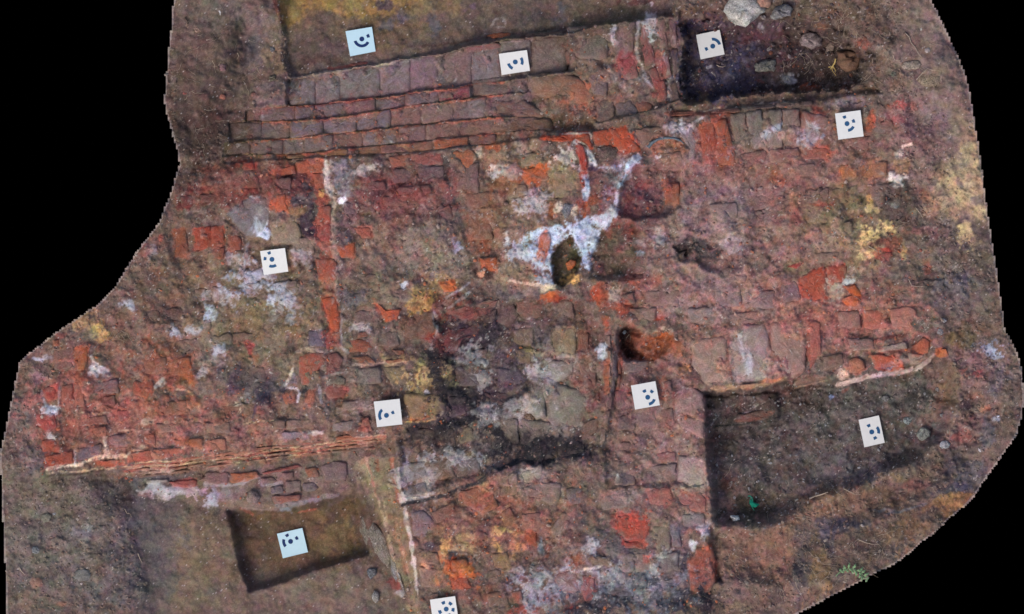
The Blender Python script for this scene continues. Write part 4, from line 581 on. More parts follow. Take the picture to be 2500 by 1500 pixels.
# ------------------------------------------------------------------ outline of the recorded ground
OUT = [(430,-80),(427,0),(421,21),(419,67),(413,108),(409,162),(405,202),(401,243),(405,275),(415,305),(424,340),(434,372),(439,402),(431,425),(422,455),(411,487),(400,513),
 (388,545),(333,616),(283,697),(242,743),(228,750),(189,777),(137,812),(75,860),(48,881),(43,906),(35,944),(23,1003),(12,1055),(4,1090),(0,1108),(2,1150),(5,1208),(8,1289),(13,1383),(17,1499),(20,1580),
 (1760,1580),(1943,1500),(1994,1475),(2035,1453),(2089,1426),(2132,1402),(2183,1378),(2210,1359),(2231,1343),(2250,1324),(2291,1294),(2320,1264),(2353,1238),(2380,1210),(2396,1184),(2417,1154),(2439,1124),
 (2455,1100),(2463,1091),(2482,1061),(2493,1023),(2499,983),(2498,942),(2496,916),(2491,889),(2482,859),(2469,832),(2453,805),(2447,754),(2439,700),(2435,673),(2427,620),(2420,579),(2412,525),(2404,471),
 (2396,404),(2388,350),(2381,310),(2374,264),(2366,216),(2358,186),(2342,146),(2329,116),(2312,81),(2299,51),(2285,22),(2272,0),(2235,-80)]
cxs = (X0 + STEP * (np.arange(NX - 1) + .5)).astype(np.float32); cys = (Y0 + STEP * (np.arange(NY - 1) + .5)).astype(np.float32)
CX, CY = np.meshgrid(cxs, cys)
bx = np.floor(CX / 5.0) * 5 + 2.5; by = np.floor(CY / 5.0) * 5 + 2.5
VALID = poly_sd(OUT, bx, by) > 0
# pale torn fringe along the edge
fr = (poly_sd(OUT, GX, GY) < 3.2)
CM[fr] = CM[fr] * .55 + lin((176, 166, 156)) * .45

# ------------------------------------------------------------------ what belongs to which wall
REG = np.zeros(VALID.shape, np.int8)        # 0 = open ground
CWX, CWY = WX[:-1, :-1] * .25, WY[:-1, :-1] * .25
def region(i, pts):
    w = window(pts, 14); w = (slice(w[0].start, min(w[0].stop, NY - 1)), slice(w[1].start, min(w[1].stop, NX - 1)))
    REG[w][poly_sd(pts, CX[w] + CWX[w], CY[w] + CWY[w]) > 0] = i
lx = np.linspace(540, 1440, 20)
STEPS_P = [(x, L0(x)) for x in np.linspace(704, 1392, 14)] + [(1425,180),(1445,318)] + [(x, L5(x)) for x in lx[::-1]] + [(560,300),(650,262)]
PIER_P = [(1385,80),(1480,56),(1645,34),(1660,58),(1672,246),(1640,268),(1600,275),(1445,308),(1425,200),(1390,170)]
fx = np.linspace(95, 905, 18)
WEST_P = [(455,402)] + [(x, L5(x)) for x in np.linspace(540, 795, 6)] + [(806,560),(812,740),(845,850),(870,880),(1000,885),(1052,900),(1090,960),(1092,1020),(985,1040),(940,1066),(925,1085),(895,1150),(890,1205)] + \
         [(x, F3(x)) for x in np.linspace(880, 360, 10)] + [(330,1190),(230,1160),(100,1168),(88,1110),(95,1020),(110,940),(150,840),(300,760),(420,560)]
MID_P = [(795,378)] + [(x, L5(x)) for x in np.linspace(810, 1240, 8)] + [(1232,420),(1215,600),(1212,686),(1140,742),(1060,775),(1052,900),(1000,885),(870,880),(845,850),(812,740),(806,560)]
FLUE_P = [(1240,346),(1310,330),(1440,322),(1458,378),(1500,390),(1560,380),(1548,410),(1530,440),(1508,515),(1462,585),(1436,700),(1370,722),(1212,690),(1215,600),(1232,420)]
BURN_P = [(1052,775),(1140,742),(1212,690),(1370,722),(1460,765),(1510,775),(1512,880),(1495,1000),(1470,1115),(1445,1112),(1200,1148),(985,1225),(965,1060),(985,1040),(1092,1020),(1090,960),(1052,900)]
EAST_P = [(1440,322),(1600,280),(1640,268),(1690,250),(1950,228),(2140,212),(2190,290),(2200,430),(2260,560),(2330,720),(2330,870),(2270,884),(2140,925),(2040,930),(1900,948),(1720,962),(1640,905),(1510,790),(1460,765),(1370,722),(1436,700),(1462,585),(1508,515),(1530,440),(1560,380),(1500,390),(1458,378)]
STRIP_P = [(1510,790),(1640,905),(1720,962),(1735,1190),(1480,1195),(1465,1115),(1495,1000),(1512,880)]
SOUTH_P = [(985,1225),(1200,1148),(1445,1112),(1480,1195),(1735,1188),(1745,1300),(1756,1420),(1745,1600),(990,1600),(960,1420),(925,1280),(895,1180),(895,1150),(925,1085),(965,1060)]
REGS = [
 (4, 'brick_wall', SOUTH_P, 'soot and lime stained brick wall top with mottled painted sun flecks beside the small deep pit', 'brick wall', (1350,1300)),
 (5, 'brick_paving', STRIP_P, 'narrow pinkish brick strip carrying a white target beside the dark earth pit', 'brick paving', (1600,1050)),
 (6, 'brick_wall', EAST_P, 'wide red and pink brick mass with a rusty orange arched hole and three pale slabs', 'brick wall', (1850,600)),
 (7, 'brick_floor', BURN_P, 'burnt brick floor blackened by branching soot cracks in the middle of the dig', 'brick floor', (1250,950)),
 (8, 'brick_paving', MID_P, 'maroon brick paving between the long red brick line and the white plastered flue', 'brick paving', (1000,550)),
 (9, 'brick_platform', WEST_P, 'broad worn brick platform with white lime patches and banded front face above the sandy ledge', 'brick platform', (550,850)),
 (10, 'plastered_flue', FLUE_P, 'collapsed flue coated with bright white lime and edged by orange and crimson bricks', 'brick flue', (1380,530)),
 (11, 'brick_steps', STEPS_P, 'stepped brick footing of narrow grey courses descending to the olive sandy trench floor', 'brick steps', (1000,280)),
 (12, 'brick_pier', PIER_P, 'short brick pier with white mortar seams next to the dark blue black corner pit', 'brick pier', (1540,170)),
]
for i, nm, pts, lb, ct, c in REGS: region(i, pts)
NW = [(684,-80),(1640,-80),(1652,38),(1480,60),(1385,85),(1230,98),(1000,146),(890,167),(715,197),(690,60)]
NE = [(1662,55),(1700,-60),(2080,-80),(2150,90),(2145,200),(2050,216),(1900,226),(1690,250),(1670,244)]
SW = [(560,1248),(640,1251),(760,1238),(872,1208),(885,1245),(893,1300),(897,1348),(780,1383),(645,1432),(612,1440),(590,1380)]
SE = [(1718,962),(1880,945),(2040,925),(2140,925),(2270,882),(2305,905),(2332,980),(2310,1060),(2270,1110),(2180,1150),(2080,1200),(1990,1225),(1930,1262),(1880,1290),(1750,1295),(1738,1200)]
keep = REG.copy()
for p in (NW, NE, SW, SE): region(1, p)
REG[(keep > 1)] = keep[keep > 1]
VID = np.arange(NX * NY, dtype=np.int32).reshape(NY, NX)
gnd = np.zeros(GX.shape, bool); gnd[:-1, :-1] = REG <= 1
gnd_l = CM[gnd].mean(-1, keepdims=True); CM[gnd] = (gnd_l + (CM[gnd] - gnd_l) * .84) * np.array([1.06, .975, .985], np.float32) * 1.0
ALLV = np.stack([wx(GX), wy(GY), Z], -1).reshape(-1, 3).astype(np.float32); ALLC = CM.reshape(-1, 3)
def quads(mask):
    j, i = np.nonzero(mask)
    return np.stack([VID[j + 1, i], VID[j + 1, i + 1], VID[j, i + 1], VID[j, i]], 1)
def sheet(name, mask, mat, parent=None, skirt=False):
    Q = quads(mask); ids, inv = np.unique(Q, return_inverse=True)
    V = ALLV[ids]; C = ALLC[ids]; F = inv.reshape(Q.shape)
    if skirt:
        pad = np.zeros((VALID.shape[0] + 2, VALID.shape[1] + 2), bool); pad[1:-1, 1:-1] = VALID
        E_ = []
        for dj, di, ca, cb in ((-1,0,(0,1),(0,0)),(1,0,(1,0),(1,1)),(0,-1,(0,0),(1,0)),(0,1,(1,1),(0,1))):
            nb = pad[1 + dj:pad.shape[0] - 1 + dj, 1 + di:pad.shape[1] - 1 + di]
            j, i = np.nonzero(VALID & ~nb)
            E_.append(np.stack([VID[j + ca[0], i + ca[1]], VID[j + cb[0], i + cb[1]]], 1))
        E_ = np.concatenate(E_); n0 = len(V); a = ALLV[E_[:, 0]]; b = ALLV[E_[:, 1]]
        a2 = a.copy(); b2 = b.copy(); a2[:, 2] = -1.0; b2[:, 2] = -1.0
        m = len(E_); V = np.concatenate([V, a, b, b2, a2]); sk = lin((92, 78, 68)) * (.8 + .4 * np.random.default_rng(3).random((4 * m, 1))); C = np.concatenate([C, sk])
        k = np.arange(m); F = np.concatenate([F, np.stack([n0 + k, n0 + m + k, n0 + 2 * m + k, n0 + 3 * m + k], 1)])
    return link(name, mesh_np(name, local(parent, V), F, mat, C), parent)
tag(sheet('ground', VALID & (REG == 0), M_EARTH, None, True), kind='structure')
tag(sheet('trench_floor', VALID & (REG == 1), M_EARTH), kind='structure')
WALL = {}
for i, nm, pts, lb, ct, c in REGS:
    t = thing(nm, c[0], c[1], float(zat(*c, ZS)), lb, ct); WALL[i] = t
    sheet('mortar_bed', VALID & (REG == i), M_MORTAR, t)

# ------------------------------------------------------------------ single bricks and stones bedded in the walls
OCC = np.zeros(VALID.shape, bool)
def resample(pts, n, r):
    P_ = np.array(pts, float); Q = np.roll(P_, -1, 0); L = np.hypot(*(Q - P_).T); cum = np.concatenate([[0], np.cumsum(L)])
    out = []
    for s in (np.arange(n) + .5 * r.random()) / n * cum[-1]:
        k = min(np.searchsorted(cum, s, 'right') - 1, len(P_) - 1); out.append(P_[k] + (Q[k] - P_[k]) * (s - cum[k]) / max(L[k], 1e-6))
    return np.array(out)
BN = [0]
def piece(name, pts, parent, col=None, n=16, proud=.014, cover=.35, tint=.0, mat=None, wear=1.0, dome=.0, label=None, occ=True, flat=False, tilt=1.0):
    BN[0] += 1; r = np.random.default_rng(1000 + BN[0])
    P0 = np.array(pts, float); n = int(np.clip(np.hypot(*(np.roll(P0, -1, 0) - P0).T).sum() / 7.5, n, 34))
    O_ = resample(pts, n, r); c = O_.mean(0); size = math.sqrt(max(abs(np.sum(O_[:, 0] * np.roll(O_[:, 1], -1) - np.roll(O_[:, 0], -1) * O_[:, 1])) / 2, 1))
    O_ = c + (O_ - c) * (1 + wear * .05 * (r.random((n, 1)) - .6)) + wear * r.normal(0, .014 * size + .25, (n, 2))
    # plane of the bed under the piece
    S_ = np.concatenate([O_, c + (O_ - c) * .5, [c]]); zz = zat(S_[:, 0], S_[:, 1], ZS)
    A = np.c_[S_ - c, np.ones(len(S_))]; co = np.linalg.lstsq(A, zz, rcond=None)[0]
    g = np.hypot(co[0], co[1]) / K
    if g > 1.3: co[:2] *= 1.3 / g
    lift = float(np.mean(zat(S_[:, 0], S_[:, 1]) - zz)) + proud
    tx, ty = r.normal(0, .004 * tilt, 2)
    m_ = int(np.clip(size / 13, 2, 5)); rings = [(1.06, -.026), (1.0, -.008), (.9, -.002)] + [(.9 * (1 - (q + 1) / (m_ + 1)) ** 1.0, .001 + (dome + .002) * (1 - (1 - (q + 1) / (m_ + 1)) ** 2)) for q in range(m_)] + [(.0, .003 + dome)]
    V = []; Cc = []; hn = r.normal(0, .0022, (len(rings), n))
    base = None if col is None else lin(col) * (.80 if max(col) - min(col) > 80 else .95)
    PX = []; 
    for k, (s, dz) in enumerate(rings):
        q = c + (O_ - c) * s if s else c[None]
        z = co[0] * (q[:, 0] - c[0]) + co[1] * (q[:, 1] - c[1]) + co[2] + lift + dz + hn[k, :len(q)] * (1 if k > 1 else .5)
        z = z + tx * (q[:, 0] - c[0]) / size + ty * (q[:, 1] - c[1]) / size
        V.append(np.c_[wx(q[:, 0]), wy(q[:, 1]), z]); PX.append(q)
    V = np.concatenate(V); PX = np.concatenate(PX)
    g = cat_(PX[:, 0], PX[:, 1])
    mid = cat_(c[0] + r.normal(0, size * .22, 24), c[1] + r.normal(0, size * .22, 24)).mean(0)
    if base is None: base = mid * (1 - tint) + tint * lin([(150,72,58),(120,92,92),(166,88,60),(112,100,94),(96,66,62)][r.integers(5)])
    rc = np.repeat([1.6, 1.5, 1.2] + [1.0] * (len(rings) - 3), [n] * (len(rings) - 1) + [1])
    cv = np.clip(cover * rc * (0.5 + 1.0 * r.random(len(PX))), 0, 1)[:, None]
    gl = g.mean(1, keepdims=True); cv = np.maximum(cv, np.clip((.062 - gl) / .03, 0, 1) * .92); cv = np.maximum(cv, np.clip((gl - .30) / .12, 0, 1) * .8)
    C = (base * (1 + .16 * (r.random((len(PX), 1)) - .5))) * (1 - cv) + g * cv
    F4 = []
    for k in range(len(rings) - 2):
        for q in range(n):
            q2 = (q + 1) % n; F4.append((k * n + q2, k * n + q, (k + 1) * n + q, (k + 1) * n + q2))
    T3 = []; ctr = len(V) - 1; k = len(rings) - 2
    me = bpy.data.meshes.new(name)
    loc = np.array([wx(c[0]), wy(c[1]), float(V[-1, 2])]); Vl = V - loc
    me.from_pydata([tuple(v) for v in Vl], [], F4 + [(k * n + (q + 1) % n, k * n + q, ctr) for q in range(n)])
    a = me.color_attributes.new('Col', 'FLOAT_COLOR', 'POINT'); cc = np.ones((len(V), 4), np.float32); cc[:, :3] = np.clip(C, .01, .85); a.data.foreach_set('color', cc.ravel())
    me.polygons.foreach_set('use_smooth', np.full(len(me.polygons), not flat, bool))
    me.materials.append(mat or M_BRICK)
    o = bpy.data.objects.new(name, me); COL.objects.link(o)
    if parent is not None:
        o.parent = parent; o.location = Vector(loc) - parent.location
    else: o.location = loc
    if label: o['label'] = label
    if occ:
        w = window(pts, 3); w = (slice(w[0].start, min(w[0].stop, NY - 1)), slice(w[1].start, min(w[1].stop, NX - 1)))
        OCC[w] |= poly_sd(pts, CX[w], CY[w]) > -2
    return o
def B(i, t, pts, col, cover=.4, proud=.008, name='brick', **k):
    return piece(name, tp(t, pts), WALL[i], col, cover=(.30 + .5 * cover) if max(col or (0,)) - min(col or (0,)) > 66 else .40 + .5 * cover, proud=proud, **k)

# stepped footing: courses between the measured joint lines
def course(fa, fb, joints, cols, i=11, gap=.2, inset=3.0, cover=.62, proud=.005):
    for k in range(len(joints) - 1):
        a, b = joints[k] + gap / 2, joints[k + 1] - gap / 2; m = (a + b) / 2
        up = [(x, fa(x) + inset) for x in (a, (a + m) / 2, m, (m + b) / 2, b)]; dn = [(x, fb(x) - inset * .8) for x in (b, m, a)]
        piece('brick', up + dn, WALL[i], tuple(min(255, v * 1.1) for v in cols[k % len(cols)]), n=20, cover=cover, proud=proud - .001, wear=.45, tilt=.1)
course(L0, L1, [706,769,831,928,1002,1070,1151,1222,1296,1384], [(122,112,116),(110,102,106),(118,112,110),(130,114,120),(126,94,108),(124,96,94),(114,110,113),(114,105,104),(118,104,98)], inset=.8)
course(L1, L2, [602,636,721,767,845,915,990,1073,1148,1222], [(110,74,70),(100,84,90),(104,92,102),(106,98,106),(122,84,88),(106,98,102),(108,98,104),(150,62,72),(112,94,92)], inset=.6)
course(L2, L3, [560,640,710,788,869,953,1030,1108,1186], [(92,76,66),(98,84,78),(110,94,110),(114,100,108),(108,100,112),(132,92,82),(128,100,94),(120,106,108)], inset=.6)
course(L3, L4, [548,610,691,745,812,885,969,1040,1121,1210,1310], [(92,78,70),(94,84,80),(100,88,88),(104,96,96),(128,86,78),(104,98,106),(112,92,96),(120,88,80),(116,84,74),(118,84,66)], inset=.6)
course(L4, L5, [700,770,850,930,1004,1060,1143,1210], [(110,84,60),(128,94,56),(130,84,62),(112,74,76),(122,88,70),(168,88,58),(108,80,78)], inset=.6, cover=.5)
B(11,'B',[(505,430),(780,385),(868,430),(840,455),(505,480)],(140,74,76)); B(11,'B',[(800,380),(1040,355),(1060,395),(820,415)],(146,122,124)); B(11,'B',[(700,330),(760,295),(920,300),(910,340),(760,350)],(180,92,52),.15)
B(11,'B',[(1060,300),(1380,290),(1400,325),(1060,345)],(118,96,84)); B(11,'A',[(1680,575),(1840,555),(1850,585),(1700,600)],(152,74,56))
B(11,'B',[(1080,690),(1400,660),(1560,720),(1660,860),(1640,950),(1400,930),(1100,850)],(134,96,78),.7,.012,dome=.015); B(11,'B',[(560,720),(1060,680),(1080,850),(860,860),(600,870)],(116,102,94))
B(11,'B',[(705,930),(1040,905),(1230,1030),(1200,1070),(720,1060)],(130,86,70),.6,.012); B(11,'B',[(700,1085),(1260,1070),(1300,1190),(720,1190)],(122,86,66))
# pier
B(12,'B',[(1430,250),(1690,240),(1790,380),(1780,520),(1560,540),(1480,480)],(118,108,98)); B(12,'B',[(1710,460),(1750,445),(1780,490),(1750,535),(1720,510)],(198,102,44),.1); B(12,'B',[(1405,480),(1465,430),(1490,560),(1420,600)],(130,80,76))
B(12,'B',[(1820,230),(2040,200),(2030,470),(1870,560)],(132,100,102),.5); B(12,'B',[(1870,570),(2030,490),(2080,700),(1950,740)],(146,72,74),.45); B(12,'B',[(2095,210),(2160,200),(2226,560),(2140,600),(2085,420)],(142,76,74),.45); B(12,'B',[(2160,640),(2226,600),(2300,760),(2240,860)],(138,70,68),.5)
B(12,'B',[(1600,650),(1740,640),(1800,800),(1780,870),(1660,850)],(112,96,102)); B(12,'B',[(1685,900),(1830,880),(1860,1000),(1840,1110),(1700,1110)],(90,78,76)); B(12,'B',[(1860,930),(2000,905),(2075,1000),(2050,1060),(1880,1060)],(112,98,104)); B(12,'B',[(2010,910),(2110,880),(2190,950),(2180,1040),(2070,1015)],(158,88,68),.25)
B(12,'C',[(20,180),(90,160),(110,420),(40,430)],(132,92,88)); B(12,'C',[(120,180),(185,170),(200,420),(140,430)],(124,86,88)); B(12,'C',[(140,450),(200,440),(235,700),(170,720)],(116,88,86)); B(12,'C',[(50,460),(120,450),(150,700),(80,720)],(140,86,80),.5); B(12,'C',[(-10,740),(90,730),(110,900),(20,930)],(146,78,70),.4); B(12,'C',[(110,740),(190,730),(220,920),(140,940)],(112,88,80))
# flue
B(10,'G',[(80,138),(250,120),(370,165),(360,182),(240,172),(110,165)],(174,74,42),.1); B(10,'G',[(250,118),(500,100),(520,125),(540,240),(470,180),(380,150)],(172,80,52),.15); B(10,'G',[(398,195),(448,195),(495,330),(500,490),(472,600),(447,540),(442,420)],(166,68,56),.1)
B(10,'F',[(1565,835),(1628,800),(1655,850),(1635,970),(1590,1080),(1565,1035),(1510,1050),(1520,1000)],(186,94,50),.1); B(10,'F',[(1770,545),(1855,555),(1828,640),(1790,690),(1755,640)],(106,108,116),.1,name='stone',mat=M_STONE); B(10,'G',[(575,235),(700,208),(770,242),(770,335),(700,385),(600,365)],(94,80,74),.2,name='stone',mat=M_STONE,dome=.02)
B(10,'F',[(1300,120),(1560,80),(1600,180),(1330,230)],None,.8,.004); B(10,'F',[(1330,250),(1600,210),(1640,330),(1390,360)],None,.8,.004); B(10,'F',[(1660,250),(1880,250),(1890,500),(1690,490)],None,.8,.006); B(10,'F',[(1240,380),(1420,370),(1450,470),(1260,500)],None,.8,.004)
# maroon paving
for p, c in [([(180,130),(390,90),(400,200),(210,220)],(170,96,72)),([(412,92),(678,80),(680,195),(430,205)],(150,80,74)),([(725,75),(935,55),(985,140),(900,230),(765,190)],(188,100,60)),([(760,240),(990,170),(1000,470),(790,430)],(122,92,92)),([(210,240),(420,215),(430,350),(220,370)],(106,80,84)),([(440,215),(680,205),(690,330),(450,345)],(104,84,86)),
             ([(260,400),(560,380),(570,450),(270,470)],(112,68,68)),([(900,620),(1090,600),(1130,860),(900,880)],(126,86,70)),([(1000,1040),(1158,1032),(1178,1175),(1100,1160),(1035,1120)],(176,92,56)),([(640,1272),(768,1258),(788,1338),(692,1350)],(188,98,54)),([(880,460),(1100,440),(1110,580),(900,590)],(122,86,76))]:
    B(8,'F',p,c,.3)
for p, c in [([(1570,930),(1730,900),(1730,1040),(1610,1040)],(176,88,56)),([(1720,760),(1880,760),(1880,860),(1780,870)],(164,92,76)),([(1750,560),(1900,540),(1920,620),(1770,650)],(110,78,74)),([(1620,540),(1730,535),(1740,640),(1640,650)],(110,84,90)),([(1980,480),(2200,470),(2210,560),(1990,570)],(116,76,72)),([(1760,350),(2000,340),(2010,420),(1770,430)],(114,72,72))]:
    B(8,'E',p,c,.35)
B(8,'J',[(1265,540),(1330,475),(1485,485),(1525,550),(1490,588),(1300,598)],(162,82,56),.15); B(8,'J',[(1390,420),(1480,400),(1500,450),(1380,470)],(154,88,68)); B(8,'J',[(1540,120),(1600,215),(1775,205),(1740,295),(1645,325),(1585,225)],(176,86,56),.2); B(8,'J',[(1745,285),(1900,245),(2065,225),(2085,395),(2010,465),(1835,475),(1765,400)],(112,82,68),.35)
B(8,'J',[(1325,640),(1480,622),(1555,690),(1400,698)],(142,80,56)); B(8,'J',[(1625,670),(1805,645),(1818,678),(1665,697)],(164,84,60)); B(8,'J',[(1695,572),(1800,572),(1818,638),(1742,620)],(154,80,64)); B(8,'J',[(1330,230),(1500,215),(1560,330),(1350,350)],(112,92,86),.5); B(8,'J',[(1550,420),(1740,400),(1760,540),(1560,540)],(110,88,82),.5)
# platform
for p, c in [([(945,265),(1180,195),(1200,275),(1000,305)],(166,88,64)),([(1195,170),(1440,122),(1448,268),(1222,270)],(170,92,66)),([(1345,275),(1458,275),(1465,435),(1372,420)],(154,82,60)),([(1010,470),(1100,455),(1120,600),(1020,610)],(168,88,60)),([(1000,320),(1150,315),(1150,440),(990,450)],(120,86,84)),
             ([(640,565),(800,485),(945,505),(955,645),(895,825),(765,860),(645,735),(600,650)],(116,108,110)),([(962,695),(1178,685),(1235,760),(1235,915),(1000,925),(955,850)],(146,128,108)),([(1152,862),(1358,855),(1368,995),(1182,978)],(144,122,108)),
             ([(82,785),(198,765),(238,1025),(102,1035)],(146,82,56)),([(272,785),(415,755),(425,950),(280,965)],(158,70,52)),([(425,755),(538,745),(548,925),(435,945)],(152,72,54)),([(445,962),(548,945),(540,1055),(442,1048)],(146,76,60)),([(562,835),(640,815),(710,870),(698,975),(592,985)],(148,76,60)),
             ([(1380,575),(1508,565),(1515,720),(1385,725)],(158,80,64)),([(1380,740),(1515,730),(1520,895),(1380,895)],(150,72,70)),([(1375,1045),(1555,1045),(1565,1235),(1400,1245)],(156,80,58)),([(640,180),(810,170),(820,240),(660,250)],(150,66,54)),([(150,480),(300,470),(310,560),(160,580)],(102,60,56)),([(330,470),(560,440),(570,520),(340,540)],(104,66,62))]:
    B(9,'E',p,c,.3)
for p, c in [([(1058,105),(1188,98),(1222,250),(1218,395),(1152,398),(1100,270)],(174,84,54)),([(1115,622),(1198,592),(1256,660),(1228,755),(1112,788)],(128,80,74)),([(932,402),(1078,384),(1088,535),(952,548)],(100,92,102)),([(850,645),(915,605),(1000,595),(1075,603),(1088,695),(1012,785),(970,865),(940,890),(885,885),(852,800)],(178,78,58)),([(702,990),(740,932),(808,922),(828,1000),(818,1045),(732,1078)],(184,104,76)),
             ([(942,922),(988,922),(1008,1020),(960,1085),(905,1050)],(154,94,74)),([(1102,905),(1250,884),(1305,930),(1258,998),(1132,1018),(1094,960)],(126,76,68)),([(1064,842),(1200,803),(1285,840),(1268,886),(1100,888)],(104,96,86)),([(1325,742),(1585,735),(1595,875),(1450,895),(1315,858)],(116,106,96)),([(1605,735),(1828,725),(1845,875),(1700,905)],(118,104,86)),
             ([(1805,975),(2075,975),(2180,1100),(2095,1195),(1855,1205)],(146,118,86)),([(692,1322),(908,1312),(928,1365),(702,1386)],(128,112,124)),([(1085,1372),(1480,1324),(1555,1332),(1538,1386),(1105,1405)],(168,92,64)),([(1432,1202),(1478,1175),(1526,1306),(1395,1308)],(154,96,82)),([(470,1225),(720,1210),(725,1290),(475,1300)],(128,104,92)),([(740,1208),(1000,1195),(1005,1285),(745,1292)],(130,104,90)),
             ([(1140,1240),(1390,1210),(1390,1300),(1150,1320)],(134,122,122)),([(1250,1050),(1560,990),(1570,1060),(1260,1130)],(128,108,100))]:
    B(9,'J',p,c,.25)
for p, c in [([(422,722),(518,704),(508,818),(440,856),(393,800)],(154,68,62)),([(322,972),(498,962),(508,1088),(440,1136),(342,1078)],(162,74,72)),([(372,1212),(478,1193),(516,1222),(518,1308),(378,1318)],(166,82,64)),([(402,1352),(656,1304),(658,1418),(412,1468)],(166,84,62)),([(482,302),(538,292),(538,358),(490,358)],(152,86,66)),([(488,372),(655,362),(655,556),(494,566)],(120,88,80)),([(692,364),(788,354),(798,468),(770,565),(694,568)],(160,88,54)),
             ([(560,722),(660,690),(665,905),(570,925)],(140,80,68)),([(672,688),(758,664),(768,898),(675,905)],(146,84,68)),([(685,1282),(925,1235),(918,1345),(702,1396)],(108,94,102)),([(985,1182),(1060,1154),(1265,1154),(1265,1236),(1150,1276),(1004,1246)],(118,98,100)),([(872,1392),(1108,1382),(1118,1438),(882,1448)],(164,86,66)),([(1155,1332),(1358,1294),(1376,1386),(1145,1416)],(162,84,70)),([(1294,1154),(1398,1144),(1416,1246),(1304,1248)],(150,86,70)),
             ([(1375,1292),(1638,1272),(1656,1308),(1382,1366)],(170,92,70)),([(1575,1202),(1826,1193),(1836,1276),(1604,1248)],(164,96,62)),([(1855,1202),(2036,1193),(2056,1296),(1874,1288)],(166,108,90)),([(1205,684),(1376,664),(1396,758),(1330,834),(1205,788)],(158,80,60)),([(780,700),(1060,650),(1080,780),(790,800)],(114,98,98)),([(860,820),(1040,800),(1050,890),(870,900)],(114,68,66)),([(1060,940),(1180,920),(1200,1030),(1070,1040)],(146,72,72)),([(1420,880),(1700,840),(1720,960),(1440,1000)],(130,88,66)),
             ([(1300,480),(1500,450),(1520,600),(1310,620)],(132,88,66)),([(1530,470),(1720,450),(1740,620),(1540,610)],(140,86,60)),([(840,1090),(960,1080),(970,1170),(850,1180)],(144,84,68)),([(700,1010),(960,980),(980,1060),(720,1080)],(136,86,74)),([(1420,1060),(1640,1050),(1640,1130),(1430,1140)],(128,98,86)),([(1860,1050),(2080,1040),(2090,1140),(1880,1150)],(126,104,94))]:
    B(9,'I',p,c,.3)
# banded front face and footing of the platform
for row, (off, hh, cols) in enumerate([(3,6,[(160,92,76),(166,106,84),(150,86,72)]),(12,6,[(166,130,106),(154,88,72),(158,112,90)]),(21,6,[(150,90,74),(166,112,86),(140,104,88)]),(30,6,[(136,104,90),(158,96,80),(128,100,86)])]):
    x = 290.0 + 14 * row
    while x < 905:
        w_ = 62 + 26 * RNG.random(); a, b = x, min(x + w_, 925)
        B(9,None,[(a,F1(a)+off),((a+b)/2,F1((a+b)/2)+off),(b-2,F1(b)+off),(b-2,F1(b)+off+hh),((a+b)/2,F1((a+b)/2)+off+hh),(a,F1(a)+off+hh)],cols[RNG.integers(3)],.55,.006,n=14,wear=.4); x += w_
for p, c in [([(2,200),(208,197),(213,298),(3,306)],(122,86,84)),([(227,212),(478,193),(497,238),(380,287),(233,297)],(184,94,52)),([(524,202),(846,124),(876,150),(700,188),(535,218)],(154,66,64)),([(694,203),(808,193),(798,257),(722,267)],(114,84,80)),([(504,252),(618,243),(656,280),(522,302)],(112,84,86)),([(904,163),(1008,154),(1036,238),(932,247)],(156,90,66)),([(1045,144),(1180,96),(1285,113),(1286,256),(1094,286)],(114,92,96)),
             ([(884,303),(988,284),(1036,340),(978,377),(893,368)],(98,86,100)),([(594,333),(698,314),(716,388),(603,397)],(102,92,106)),([(604,412),(868,402),(868,448),(642,487)],(150,88,74)),([(724,283),(868,274),(876,368),(742,387)],(118,100,96))]:
    B(9,'O',p,c,.25,.02)
B(9,'N',[(1534,284),(1786,264),(1786,318),(1700,346),(1575,327)],(164,88,78),.2,.02); B(9,'N',[(1804,272),(1900,206),(2056,195),(2066,287),(1990,297)],(126,90,86),.2,.02); B(9,'N',[(1315,274),(1516,258),(1526,288),(1334,307)],(158,148,140),.3,.02)
B(9,'O',[(380,400),(420,362),(475,375),(497,430),(470,475),(410,480),(375,450)],(152,132,128),.3,.04,name='cobble',mat=M_STONE,dome=.035)
B(4,'O',[(1395,650),(1440,615),(1500,605),(1570,690),(1640,800),(1678,960),(1672,1070),(1600,1000),(1480,880),(1410,740)],(136,134,124),.25,.02,name='stone',mat=M_STONE,dome=.03); B(4,'O',[(1675,960),(1720,1010),(1790,1200),(1830,1330),(1770,1270),(1690,1110)],(142,146,150),.25,.01,name='stone',mat=M_STONE)
